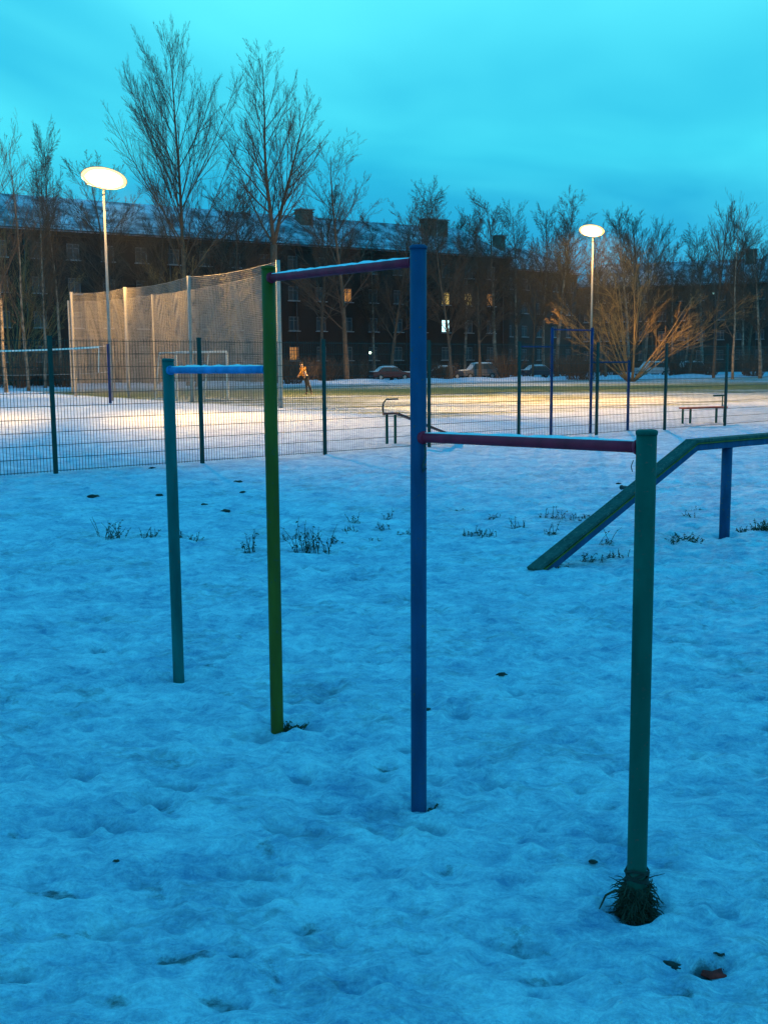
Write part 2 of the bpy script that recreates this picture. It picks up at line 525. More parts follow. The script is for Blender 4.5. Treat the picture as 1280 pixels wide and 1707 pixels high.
stamp(POST[0].x, POST[0].y, .10, .085, 0, .01, .3, .7)
stamp(BEAM_POST.x, BEAM_POST.y, .12, .10, 0, .02, .3, .5)
for px, py, h, n in WEEDS:
    g = G(px, py); stamp(g.x, g.y, .16 + n * .012, .11, 0, .01, .2, .50)
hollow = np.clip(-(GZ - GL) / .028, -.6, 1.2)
# turf mask: the pitch lies beyond its near corner
c0 = Vector((1.0, 31.0)); d1 = Vector((-16.5, 60)) - c0; d1.normalize(); d2 = Vector((0.77, 0.637))
s1 = (GX - c0.x) * d1.y - (GY - c0.y) * d1.x
s2 = -(GX - c0.x) * d2.y + (GY - c0.y) * d2.x
inside = np.clip(s1 / 1.2, 0, 1) * np.clip(s2 / 1.5, 0, 1)
far = np.clip((s2 - 4) / 14, 0, 1)
turf = inside * (0.69 + 0.40 * np.exp(-((GY - 0.25 * GX - 68) / 8.0) ** 2))
edge = (GY - 0.62 * GX)                                # pitch ends a little before the tree line
turf *= np.clip((99 - edge) / 2.5, 0, 1)
# the swept border bank behind the pitch
GZ += 0.35 * np.exp(-((edge - 104) / 2.2) ** 2) * (GY > 60)
nr, nc = GX.shape
verts = np.stack([GX, GY, GZ], -1).reshape(-1, 3)
idx = np.arange(nr * nc).reshape(nr, nc)
nxt = np.roll(idx, -1, axis=1)
quads = np.stack([idx[:-1], nxt[:-1], nxt[1:], idx[1:]], -1).reshape(-1, 4)[:, ::-1]
# centre disc
verts = np.vstack([verts, [[0, 0, 0]]])
ctr = len(verts) - 1
tris = np.stack([np.full(nc, ctr), nxt[0], idx[0]], -1)
me = bpy.data.meshes.new('ground')
me.vertices.add(len(verts)); me.vertices.foreach_set('co', verts.ravel())
nl = quads.size + tris.size
me.loops.add(nl); me.loops.foreach_set('vertex_index', np.concatenate([quads.ravel(), tris.ravel()]).astype(np.int32))
me.polygons.add(len(quads) + len(tris))
me.polygons.foreach_set('loop_start', np.concatenate([np.arange(len(quads)) * 4, quads.size + np.arange(len(tris)) * 3]).astype(np.int32))
me.update(calc_edges=True)
me.polygons.foreach_set('use_smooth', np.ones(len(quads) + len(tris), bool))
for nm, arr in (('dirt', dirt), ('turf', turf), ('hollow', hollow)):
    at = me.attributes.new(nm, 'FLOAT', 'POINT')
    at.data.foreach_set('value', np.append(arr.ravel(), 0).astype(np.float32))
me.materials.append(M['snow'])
ground = bpy.data.objects.new('ground', me)
COL.objects.link(ground)
ground['kind'] = 'structure'


# ------------------------------------------------------------------ buildings
def house_block(name, A, B, H, storeys, sh, depth, m_wall, label, left_win=1.5, step=3.6, lit={}, ridge=4.2, chim=(), hip=3.5, skip=()):
    """long block whose front runs from A to B (plan points); front faces the camera side"""
    A = Vector((A[0], A[1], 0)); B = Vector((B[0], B[1], 0))
    Ln = (B - A).length
    root = empty(name, A, math.atan2((B - A).y, (B - A).x), label, 'apartment building')
    # local: x along the front, -y outwards (towards the camera)
    ncol = int((Ln - 2 * left_win) / step) + 1
    x0 = (Ln - (ncol - 1) * step) / 2
    ww, wh = 1.3, 1.6
    wb = MB()
    # front wall built as a grid with real openings
    xs = [0]; 
    for i in range(ncol): xs += [x0 + i * step - ww / 2, x0 + i * step + ww / 2]
    xs.append(Ln)
    zs = [-0.5]
    base = H - storeys * sh - 0.35
    for k in range(storeys):
        zs += [base + k * sh + 0.95, base + k * sh + 0.95 + wh]
    zs.append(H)
    for i in range(len(xs) - 1):
        for k in range(len(zs) - 1):
            if i % 2 == 1 and k % 2 == 1:
                a, b, c, d = xs[i], xs[i + 1], zs[k], zs[k + 1]
                rv = 0.18
                wb.add([(a, 0, c), (b, 0, c), (b, 0, d), (a, 0, d), (a, rv, c), (b, rv, c), (b, rv, d), (a, rv, d)],
                       [(0, 1, 5, 4), (1, 2, 6, 5), (2, 3, 7, 6), (3, 0, 4, 7)])
                continue
            wb.add([(xs[i], 0, zs[k]), (xs[i + 1], 0, zs[k]), (xs[i + 1], 0, zs[k + 1]), (xs[i], 0, zs[k + 1])], [(0, 1, 2, 3)])
    wb.add([(0, 0, -.5), (0, 0, H), (0, depth, H), (0, depth, -.5), (Ln, 0, -.5), (Ln, 0, H), (Ln, depth, H), (Ln, depth, -.5)],
           [(0, 1, 2, 3), (4, 7, 6, 5), (3, 2, 6, 7)])
    wb.build('wall', m_wall, root)
    cb = MB()
    cb.box((Ln / 2, -0.16, H - 0.22), (Ln + 0.4, 0.33, 0.22)); cb.box((Ln / 2, -0.10, H - 0.50), (Ln + 0.2, 0.2, 0.14))
    cb.build('cornice', M['brick_b'], root)
    # roof
    o = 0.55
    rb = MB()
    rb.add([(-o, -o, H), (Ln + o, -o, H), (Ln + o, depth + o, H), (-o, depth + o, H), (hip, depth / 2, H + ridge), (Ln - hip, depth / 2, H + ridge),
            (-o, -o, H - .1), (Ln + o, -o, H - .1), (Ln + o, depth + o, H - .1), (-o, depth + o, H - .1)],
           [(0, 1, 5, 4), (1, 2, 5), (2, 3, 4, 5), (3, 0, 4), (6, 7, 1, 0), (7, 8, 2, 1), (8, 9, 3, 2), (9, 6, 0, 3), (9, 8, 7, 6)])
    roof = rb.build('roof', M['roof'], root)
    gb = MB(); gb.tube([(-o, -o - .06, H + .02), (Ln + o, -o - .06, H + .02)], .07, 5)
    for k in range(int(Ln / 2.5)): gb.tube([(k * 2.5 + 1, -.25, H + .1), (k * 2.5 + 1, -.25, H + .65)], .025, 3)
    gb.tube([(0, -.25, H + .62), (Ln, -.25, H + .62)], .025, 3); gb.tube([(0, -.25, H + .38), (Ln, -.25, H + .38)], .02, 3)
    gb.build('eaves_rail', M['metal_dark'], roof)
    for cx, cw, cd, top, cy in chim:
        c = MB(); zb = H + ridge * (1 - abs(cy - depth / 2) / (depth / 2)) - 0.8
        c.box((cx, cy, (zb + top) / 2), (cw, cd, top - zb)); c.box((cx, cy, top - .25), (cw + .16, cd + .16, .16))
        ch = c.build('chimney', M['chim'], roof)
        c = MB(); c.box((cx, cy, top + .06), (cw + .35, cd + .35, .12))
        if cw > 2.4: c.box((cx, cy - cd / 2 - .02, top - 1.2), (.18, .05, 2.2))
        c.build('chimney_cap', M['sill'], roof)
    # windows: frame > pane; sill
    fb = MB()
    t = 0.09
    for a in (-ww / 2 + t / 2, ww / 2 - t / 2): fb.box((a, 0, 0), (t, .09, wh))
    for a in (-wh / 2 + t / 2, wh / 2 - t / 2): fb.box((0, 0, a), (ww - 2 * t, .09, t))
    fb.box((0.02, 0, 0), (.08, .085, wh - 2 * t))
    fb.box((0, 0, .36), (ww - 2 * t, .08, .06))
    fme = fb.mesh('window_frame', M['wframe'])
    pmes = {}
    for key, mm in (('dark', 'glass'), ('y', 'lit_yellow'), ('o', 'lit_orange'), ('w', 'lit_white')):
        pb = MB(); pb.box((0, .03, 0), (ww - .1, .02, wh - .1)); pmes[key] = pb.mesh('pane', M[mm])
    sb = MB(); sb.box((0, 0, 0), (ww + .24, .24, .09)); sme = sb.mesh('sill', M['sill'])
    for k in range(storeys):
        for i in range(ncol):
            if (k, i) in skip: continue
            z = base + k * sh + 0.95 + wh / 2
            w = link_mesh('window', fme, root, (x0 + i * step, .13, z))
            link_mesh('pane', pmes[lit.get((k, i), 'dark')], w)
            link_mesh('sill', sme, w, (0, -.22, -wh / 2 - .05))
    # down pipes
    dp = MB()
    for q in range(int(Ln / 15) + 1):
        xq = min(Ln - .4, 1.0 + q * 15.2); dp.tube([(xq, -.1, H), (xq, -.1, .2)], .06, 5)
    dp.build('downpipe', M['metal_dark'], root)
    # entrance canopies with doors
    return root


ES = 15.2
A1 = G(0, 378, ES); B1 = G(850, 430, ES)
d = (B1 - A1); d.z = 0; d.normalize()
A1x = A1 - d * 14
lit1 = {}
L1 = (B1 - A1x).length
nc1 = int((L1 - 3) / 3.6) + 1
x01 = (L1 - (nc1 - 1) * 3.6) / 2


def win_index(px, py):
    """nearest window of the long block to a point of the photograph"""
    best = None
    base = ES - 4 * 3.4 - .35
    for k in range(4):
        for i in range(nc1):
            p = A1x + d * (x01 + i * 3.6); z = base + k * 3.4 + .95 + .87
            v = Vector((p.x, p.y, z - CAM_H)); w = v.dot(_f)
            X = 640 + F_PX * v.dot(_r) / w; Y = 853.5 - F_PX * v.dot(_u) / w
            q = (X - px) ** 2 + (Y - py) ** 2
            if best is None or q < best[0]: best = (q, (k, i))
    return best[1]


for px, py, kd in ((733, 492, 'y'), (764, 492, 'y'), (828, 494, 'o'), (571, 487, 'o'), (731, 538, 'w'), (511, 590, 'o')):
    lit1[win_index(px, py)] = kd


def along(px, py, z):
    """distance along the long block's front of a point seen on its ridge"""
    p = G(px, py, z)
    return (Vector((p.x, p.y, 0)) - Vector((A1x.x, A1x.y, 0))).dot(d)


house_block('apartment_building', (A1x.x, A1x.y), (B1.x, B1.y), ES, 4, 3.4, 13, M['brick'],
            'long four-storey brick apartment block with snowy hipped roof behind the tall bare trees',
            lit=lit1, chim=[(50.6, 1.7, 1.4, 19.9, 5), (69.3, 3.4, 1.3, 19.9, 4.5)])
A2 = G(835, 447, ES); B2 = G(962, 457, ES)
house_block('apartment_building', (A2.x, A2.y), (B2.x, B2.y), ES, 4, 3.4, 13, M['brick_b'],
            'shorter grey apartment block seen between the long brick block and the right floodlight mast', chim=[(5, 1.4, 1.3, 20.5, 5)], ridge=4, step=3.4)
A3 = G(958, 480, ES); B3 = G(1400, 466, ES)
house_block('apartment_building', (A3.x, A3.y), (B3.x, B3.y), ES, 4, 3.4, 14, M['brick_b'],
            'dark apartment block with snowy roof at the right behind the spreading willow', ridge=4.6, chim=[(30, 1.8, 1.4, 21.3, 6)], step=3.3)


# ------------------------------------------------------------------ trees
def tree_meshes(seed, H, r0, kind, nprim, dens=1.0, fork=None, tip=0.0068, mats=('bark', 'twig')):
    """returns the trunk mesh and the crown mesh of one leafless tree standing at the origin"""
    rn = random.Random(seed)
    T, C = MB(), MB()
    up = {'poplar': .30, 'birch': .16, 'spread': .2, 'willow': .10}[kind]
    ang = {'poplar': (30, 50), 'birch': (24, 46), 'spread': (32, 55), 'willow': (18, 40)}[kind]
    Z_ = Vector((0, 0, 1))

    def path(p, dr, Ls, n, jit, tropism):
        pts = [p.copy()]
        dr = dr.copy()
        st = Ls / n
        for i in range(n):
            dr = dr + Vector((rn.gauss(0, jit), rn.gauss(0, jit), rn.gauss(0, jit * .7))) + Z_ * tropism
            dr.normalize()
            p = p + dr * st
            pts.append(p)
        return pts

    def at(pts, t):
        q = t * (len(pts) - 1); i = min(int(q), len(pts) - 2)
        return pts[i].lerp(pts[i + 1], q - i), (pts[i + 1] - pts[i]).normalized()

    def side(dr, a):
        o = dr.orthogonal().normalized()
        o.rotate(Quaternion(dr, rn.uniform(0, 6.283)))
        return (dr * math.cos(a) + o * math.sin(a)).normalized()

    def limb(p, dr, Ls, rb, lvl):
        n = (7, 5, 4, 2)[lvl]
        droop = -0.07 if (kind == 'birch' and lvl >= 2) else up * (.8, .75, .8, .8)[lvl] / (n * .35) * .5
        pts = path(p, dr, Ls, n, (.03, .04, .055, .07)[lvl], droop)
        rt = max(tip * .8, rb * .22)
        rads = [rb + (rt - rb) * (i / n) for i in range(n + 1)]
        C.tube(pts, rads, (5, 4, 3, 3)[lvl], cap=False)
        if lvl == 3: return
        cnt = (9, 7, 4)[lvl] * dens * min(1.3, .45 + Ls / (6.0, 2.6, 1.3)[lvl] * .6)
        cnt = int(cnt + rn.random())
        for j in range(cnt):
            t = .16 + .82 * (j + rn.random()) / max(cnt, 1)
            q, dd = at(pts, min(t, .985))
            limb(q, side(dd, R(rn.uniform(17, 38))), Ls * (1.05 - .72 * t) * (rn.uniform(.34, .56), rn.uniform(.40, .62), rn.uniform(.4, .6))[lvl], max(tip, rads[min(n, int(t * n))] * .55), lvl + 1)

    def stem(p, dr, Ls, rb, first, np_, prof):
        n = 14
        pts = path(p, dr, Ls, n, .022, .02)
        rads = [max(tip * 1.5, rb * (1 - .93 * (i / n) ** .85)) for i in range(n + 1)]
        T.tube(pts, rads, 9, cap=True)
        for j in range(np_):
            t = first + (.98 - first) * (j + rn.random() * .8) / np_
            q, dd = at(pts, t)
            Lb = Ls * prof((t - first) / (1 - first)) * rn.uniform(.75, 1.12)
            a = R(rn.uniform(*ang)) * (1.15 - .35 * t)
            limb(q, side(dd, a), Lb, max(tip, rads[min(n, int(t * n))] * rn.uniform(.30, .46)), 0)

    if kind == 'willow':
        for k in range(13):
            a = k * 6.283 / 13 + rn.uniform(-.3, .3); ti = R(rn.uniform(6, 52))
            stem(Vector((math.cos(a) * .25, math.sin(a) * .25, 0)), Vector((math.sin(ti) * math.cos(a), math.sin(ti) * math.sin(a), math.cos(ti))), H * rn.uniform(.55, 1.0), r0 * rn.uniform(.3, .5), .25, nprim,
                 lambda u: .42 * (1 - .55 * u))
    elif fork:
        hb, forks = fork
        pts = path(Vector((0, 0, -.3)), Z_, hb + .3, 8, .012, .01)
        T.tube(pts, [r0 * (1.15 - .3 * i / 8) for i in range(9)], 10)
        for (dx, dy, dz, Lf, rf, npf) in forks:
            stem(pts[-1], Vector((dx, dy, dz)).normalized(), Lf, rf, .10, npf, lambda u: .54 * (1 - .80 * u) * (.75 + .4 * min(1, u * 4)))
    else:
        pf = {'poplar': lambda u: .52 * (1 - .84 * u) * (.70 + .4 * min(1, u * 3)), 'birch': lambda u: .27 * (1 - .55 * u) * (.6 + .5 * min(1, u * 4)), 'spread': lambda u: .42 * (1 - .68 * u) * (.7 + .4 * min(1, u * 3))}[kind]
        stem(Vector((0, 0, -.3)), Z_, H, r0, {'poplar': .30, 'birch': .28, 'spread': .24}[kind], nprim, pf)
    # scale to exact height
    mz = max(v[2] for v in C.v)
    return T.mesh('trunk', M[mats[0]]), C.mesh('crown', M[mats[1]]), mz


def plant_tree(px, py_top, depth, src, label, rz=0.0, wide=1.0, px_top=None, group=None, name='bare_tree'):
    tm, cm, mz = src
    g = G(px, 1000); x = g.x / g.y * depth
    # plan x for this depth, ignoring the tiny roll
    p = Vector((x, depth, 0))
    zt = ZAT(p.x, p.y, px, py_top)
    s = zt / mz
    # correct the roll offset: same plan direction at the horizon
    gx = (_f * F_PX + _r * (px - 640) + _u * (853.5 - 600)); p.x = gx.x / gx.y * depth
    o = empty(name, p, rz, label, 'tree', group)
    o.scale = (s * wide, s * wide, s)
    link_mesh('trunk', tm, o)
    link_mesh('crown', cm, o)
    return o


TA = tree_meshes(21, 29, .34, 'poplar', 34, 1.15)
TB = tree_meshes(8, 29, .36, 'poplar', 20, 1.1, fork=(12.8, [(-.13, 0, 1, 17.0, .23, 28), (.24, .05, 1, 13.5, .22, 24), (-.62, .25, 1, 9.5, .12, 12)]))
TC = tree_meshes(13, 23, .24, 'spread', 22, 1.0)
TW = tree_meshes(5, 13, .22, 'willow', 9, .9, mats=('willow', 'willow'))
V = {
    'b1': tree_meshes(31, 20, .20, 'birch', 50, 1.3, mats=('birch', 'twig')),
    'b2': tree_meshes(32, 18, .18, 'birch', 46, 1.3, mats=('birch', 'twig')),
    'd1': tree_meshes(33, 20, .24, 'spread', 30, 1.35),
    'd2': tree_meshes(34, 18, .22, 'poplar', 30, 1.3),
    'd3': tree_meshes(35, 16, .22, 'spread', 28, 1.4),
    'pb': tree_meshes(36, 20, .20, 'spread', 20, .8, mats=('birch', 'twig')),
}
plant_tree(314, 18, 90, TA, 'tallest bare tree with a single straight trunk above the goal net', 1.0, .80)
plant_tree(456, 50, 98, TB, 'tall bare tree forking into two stems above the olive post', 0.0, .96)
plant_tree(578, 220, 106, TC, 'middle bare tree with spreading crown between the two roof chimneys', 2.0, 1.4)
TREES = [
    # px, top, depth, variant, rot, wide, label
    (8, 172, 72, 'pb', 0.3, .9, 'slender pale-barked tree cut by the left edge of the view'),
    (46, 186, 76, 'pb', 2.1, .8, 'slim pale tree with orange lit stem between left edge and floodlight'),
    (74, 230, 84, 'b2', 1.1, .8, 'thin birch left of the left floodlight, behind the slim pale tree'),
    (102, 196, 88, 'b1', 4.0, .8, 'pointed birch just left of the left floodlight glow'),
    (205, 262, 96, 'd3', 0.7, 1.1, 'low bare tree just right of the left floodlight mast'),
    (255, 292, 112, 'd1', 1.9, 1.0, 'dense dark tree left of the tallest trunk against the roof'),
    (345, 290, 112, 'd3', 3.3, 1.1, 'dense dark tree right of the tallest trunk against the roof'),
    (395, 300, 108, 'd2', 5.0, 1.2, 'bushy bare tree just left of the forked tree'),
    (535, 300, 118, 'd2', 4.2, 1.0, 'small bare tree between the forked tree and the middle tree'),
    (652, 322, 118, 'd3', 2.6, .9, 'small bare tree right of the middle spreading tree'),
    (690, 288, 122, 'b1', 0.2, 1.5, 'drooping birch just left of the wide roof chimney'),
    (752, 326, 112, 'd1', 5.5, 1.0, 'dark-trunked round tree just right of the wide roof chimney'),
    (800, 352, 120, 'd3', 0.9, .9, 'small dark tree at the foot of two drooping birches'),
    (828, 314, 128, 'b2', 3.6, 1.5, 'dense drooping birch at the right end of the long block'),
    (862, 325, 132, 'b1', 1.4, 1.1, 'slim birch just right of the dense drooping birch'),
    (888, 395, 126, 'd2', 2.2, .8, 'low tree by the gap between the two blocks'),
    (928, 314, 124, 'b2', 5.1, 1.4, 'broad upright birch left of the right floodlight'),
    (955, 352, 130, 'd2', 0.4, .8, 'narrow tree touching the left of the right floodlight glow'),
    (1048, 338, 132, 'b1', 2.9, 1.2, 'tall misty birch just right of the right floodlight'),
    (1088, 372, 136, 'd1', 4.4, .8, 'thin tree behind the right tips of the willow'),
    (1118, 388, 138, 'b2', 0.9, 1.1, 'round dark birch above the right block roof'),
    (1190, 330, 116, 'd2', 3.9, .8, 'bare tree standing left of the pale-stemmed tree'),
    (1222, 308, 106, 'pb', 5.6, .9, 'pale-stemmed tall tree before the right block'),
    (1268, 368, 110, 'b1', 1.7, 1.5, 'dense dark birch cut by the right edge of the view'),
    (1150, 420, 128, 'd3', 3.0, 1.0, 'low dark tree under the ridge of the right block'),
    (1010, 430, 118, 'd3', 5.9, .9, 'low bare tree left of the willow stems'),
    (1002, 372, 140, 'b2', 2.2, 1.0, 'thin tree between the right mast and the tall misty birch'),
    (1075, 356, 142, 'b1', 5.3, 1.0, 'thin birch just left of the round dark birch'),
    (1142, 384, 140, 'b2', 0.2, 1.1, 'dark birch just right of the round dark birch'),
    (1240, 352, 136, 'b2', 3.4, 1.1, 'dark birch between the pale-stemmed tree and the right edge'),
    (775, 340, 136, 'b1', 4.5, 1.1, 'fuzzy birch between the round tree and the dense drooping birch'),
    (905, 330, 138, 'b1', 0.8, 1.1, 'fuzzy birch just left of the broad upright birch'),
    (625, 345, 130, 'b2', 3.9, 1.0, 'low fuzzy birch between middle tree and drooping birch'),
]
for px, top, dep, v, rz, wd, lb in TREES:
    plant_tree(px, top, dep, V[v], lb, rz, wd)
plant_tree(1052, 405, 96, TW, 'wide many-stemmed willow lit orange beside the right floodlight mast', 0.6, 1.35, name='willow_tree')
plant_tree(322, 395, 86, TW, 'orange lit bush-like willow at the foot of the tallest tree', 2.2, .9, name='willow_tree')
plant_tree(20, 300, 90, TW, 'many-stemmed willow against the roof at the left edge', 4.4, .9, name='willow_tree')
# darker wood far behind, for the gaps
fb_ = [(-6, 'd1'), (90, 'b1'), (175, 'd2'), (740, 'd2'), (985, 'b2'), (1075, 'd2'), (1170, 'b1'), (1245, 'd1')]
for i, (px, v) in enumerate(fb_):
    lab = ['far tree behind the left end of the long block', 'far birch behind the roof left of the floodlight', 'far tree behind the roof under the left floodlight',
           'far tree behind the roof by the wide chimney', 'far tree behind the right floodlight mast', 'far tree behind the roof right of the willow',
           'far birch behind the right block', 'far tree behind the right block near the edge'][i]
    plant_tree(px, 345 + (i * 17) % 40, 175 + 6 * (i % 3), V[v], lab, i * 1.3, 1.3)


# shrubs along the road: many fine upright stems
def shrub_mesh(seed, H, Rr, n, m):
    rn = random.Random(seed); b = MB()
    for i in range(n):
        a = rn.uniform(0, 6.283); q = Rr * math.sqrt(rn.random()) * .5
        p = Vector((q * math.cos(a), q * math.sin(a), -.05)); dr = Vector((math.cos(a) * rn.uniform(.1, .7), math.sin(a) * rn.uniform(.1, .7), 1)).normalized()
        Ls = H * rn.uniform(.6, 1.05); pts = [p]
        for s in range(4):
            dr = (dr + Vector((rn.gauss(0, .13), rn.gauss(0, .13), .05))).normalized(); pts.append(pts[-1] + dr * Ls / 4)
        b.tube(pts, [.022, .018, .014, .011, .008], 3, cap=False)
        for s in range(7):
            k = rn.randint(1, 3); p2 = pts[k].lerp(pts[k + 1], rn.random())
            d2 = (dr + Vector((rn.gauss(0, .5), rn.gauss(0, .5), .2))).normalized(); l2 = Ls * rn.uniform(.15, .35)
            b.tube([p2, p2 + d2 * l2 * .5, p2 + (d2 + Vector((0, 0, .3))).normalized() * l2], [.012, .009, .007], 3, cap=False)
    return b.mesh('shrub', M[m])


SM = [shrub_mesh(1, 2.4, 1.8, 130, 'twig'), shrub_mesh(2, 1.9, 2.2, 150, 'twig'), shrub_mesh(3, 2.8, 1.6, 110, 'twig')]
SHR = [(18, 84, 1.2, 'bare shrub behind the volleyball net at the left edge'), (60, 88, 1.1, 'bare shrub behind the volleyball net, left of the second'),
       (100, 86, 1.0, 'bare shrub left of the tall net corner pole'), (480, 96, 1.0, 'dark shrub left of the runner in yellow'), (497, 104, 1.1, 'dark shrub behind the runner in yellow'),
       (545, 108, .9, 'dark shrub between runner and middle tree'), (590, 112, .9, 'dark shrub at the foot of the middle tree'), (735, 116, 1.0, 'dark shrub right of the blue post, beside parked cars'),
       (845, 120, 1.1, 'dark shrub left of the far pull-up frame'), (948, 118, 1.2, 'dark shrub between the far blue posts'), (968, 110, 1.1, 'dark shrub just left of the right mast'),
       (1020, 124, 1.0, 'dark shrub left of the white snowy car'), (1135, 130, 1.2, 'dark shrub right of the white snowy car'), (1175, 128, 1.0, 'dark shrub above the far training bench'),
       (1255, 126, 1.1, 'dark shrub at the right edge of the view'), (240, 92, 1.1, 'dark shrub behind the left half of the goal'), (420, 98, 1.0, 'dark shrub behind the net beside the olive post'), (160, 90, 1.0, 'dark shrub behind the volleyball post')]
for i, (px, dep, sc, lb) in enumerate(SHR):
    gx = (_f * F_PX + _r * (px - 640) + _u * (853.5 - 600))
    o = link_mesh('bare_shrub', SM[i % 3], None, (gx.x / gx.y * dep, dep, 0), i * 1.1)
    o.scale = (sc * 1.15, sc * 1.15, sc)
    tag(o, lb, 'shrub', 'bare shrubs along the far side of the pitch')


# ------------------------------------------------------------------ parked cars under snow
def make_car(label, paint_m, suv=False):
    root = empty('parked_car', (0, 0, 0), 0, label, 'car', 'cars parked along the far road')
    w = .86
    hb = 1.0 if suv else .86; top = 1.75 if suv else 1.43
    # local x = length, so outline in (x,z) extruded in y: use swapped prism
    prof = [(-2.15, .35), (-2.2, .6), (-2.12, hb), (-1.3, hb + .06), (1.35, hb + .04), (2.1, hb - .12), (2.2, .55), (2.12, .33)]
    b = MB()
    n = len(prof)
    for (ww, zz) in ((w, 0),):
        vs_ = [(x, -ww, z) for x, z in prof] + [(x, ww, z) for x, z in prof]
        b.add(vs_, [(i, (i + 1) % n, n + (i + 1) % n, n + i) for i in range(n)] + [tuple(reversed(range(n))), tuple(range(n, 2 * n))])
    body = b.build('body', paint_m, root)
    mod = body.modifiers.new('round', 'BEVEL'); mod.width = .09; mod.segments = 2
    c = MB()
    x0, x1, x2, x3 = (-1.95, -1.55, .55, 1.15) if suv else (-1.6, -.95, .45, 1.15)
    c.add([(x0, -.78, hb), (x1, -.66, top), (x2, -.66, top), (x3, -.78, hb), (x0, .78, hb), (x1, .66, top), (x2, .66, top), (x3, .78, hb)],
          [(0, 3, 2, 1), (4, 5, 6, 7), (0, 1, 5, 4), (3, 7, 6, 2), (1, 2, 6, 5)])
    cab = c.build('cabin', paint_m, root)
    g = MB()
    for sy in (-1, 1):
        for a, bq in ((x0 + .35, -.25), (-.15, x3 - .32)):
            y0 = sy * .79; y1 = sy * .70
            g.add([(a, y0, hb + .08), (bq, y0, hb + .08), (min(bq, x2 + .05), y1, top - .12), (max(a, x1 + .1), y1, top - .12)], [(0, 1, 2, 3)])
    g.build('side_window', M['glass'], cab)
    s = MB(); s.smooth = True
    nx, ny = 12, 6
    cover = []
    for i in range(nx + 1):
        for j in range(ny + 1):
            x = x1 - .25 + (x2 - x1 + .5) * i / nx; y = -.72 + 1.44 * j / ny
            e = min(1, 4 * min(i / nx, 1 - i / nx)) * min(1, 3 * min(j / ny, 1 - j / ny))
            cover.append((x, y, top - .07 + .17 * math.sqrt(max(e, 0))))
    s.add(cover, [(i * (ny + 1) + j, (i + 1) * (ny + 1) + j, (i + 1) * (ny + 1) + j + 1, i * (ny + 1) + j + 1) for i in range(nx) for j in range(ny)])
    s.box((1.65, 0, hb + .0), (.85, 1.5, .10)); s.box((-1.85, 0, hb + .09), (.5, 1.5, .08))
    # windscreen and rear window under snow
    s.add([(x3 + .01, -.74, hb + .06), (x3 + .01, .74, hb + .06), (x2 + .02, .64, top + .03), (x2 + .02, -.64, top + .03)], [(0, 1, 2, 3)])
    s.add([(x0 - .02, -.74, hb + .06), (x0 - .02, .74, hb + .06), (x1 - .02, .64, top + .03), (x1 - .02, -.64, top + .03)], [(3, 2, 1, 0)])
    s.build('snow_cover', M['frost'], root)
    wme = MB(); wme.tube([(0, -.1, 0), (0, .1, 0)], .32, 16); wm = wme.mesh('wheel', M['rubber'])
    hme = MB(); hme.tube([(0, -.11, 0), (0, .11, 0)], .19, 12); hm = hme.mesh('rim', M['hub'])
    for x in (-1.35, 1.35):
        for y in (-.8, .8):
            q = link_mesh('wheel', wm, root, (x, y, .32)); link_mesh('rim', hm, q)
    for y in (-.6, .6):
        l = MB(); l.box((2.17, y, .68), (.08, .3, .14)); l.build('headlight', M['hub'], root)
    return root


P_red = mat('dark_red_car_paint', (0.10, 0.02, 0.018), 0.35, var=.05)
P_grey = mat('grey_car_paint', (0.12, 0.12, 0.13), 0.35, var=.05)
P_dark = mat('dark_blue_car_paint', (0.02, 0.025, 0.05), 0.35, var=.05)
P_wh = mat('white_car_paint', (0.55, 0.56, 0.58), 0.35, var=.05)
for px, dep, pm, suv, lb, fl in [
    (650, 117, P_red, False, 'dark red saloon with thick snow on its roof, left of the blue post', 0),
    (797, 124, P_grey, True, 'grey estate car dusted with snow, right of the blue post', 1),
    (898, 128, P_dark, False, 'dark snow-topped saloon between the far pull-up posts', 0),
    (1085, 134, P_wh, True, 'white snow-covered car behind the far fence right of the mast', 1),
    (1158, 136, P_dark, True, 'dark car with little snow above the far training bench', 0),
    (738, 121, P_dark, False, 'dark saloon hidden partly behind the shrub near the blue post', 1),
    (60, 92, P_dark, False, 'dark snow-topped car behind the volleyball net', 0)]:
    c = make_car(lb, pm, suv)
    gx = (_f * F_PX + _r * (px - 640) + _u * (853.5 - 600))
    c.location = (gx.x / gx.y * dep, dep, 0)
    c.rotation_euler = (0, 0, math.atan2(d.y, d.x) + (math.pi if fl else 0) - R(14))


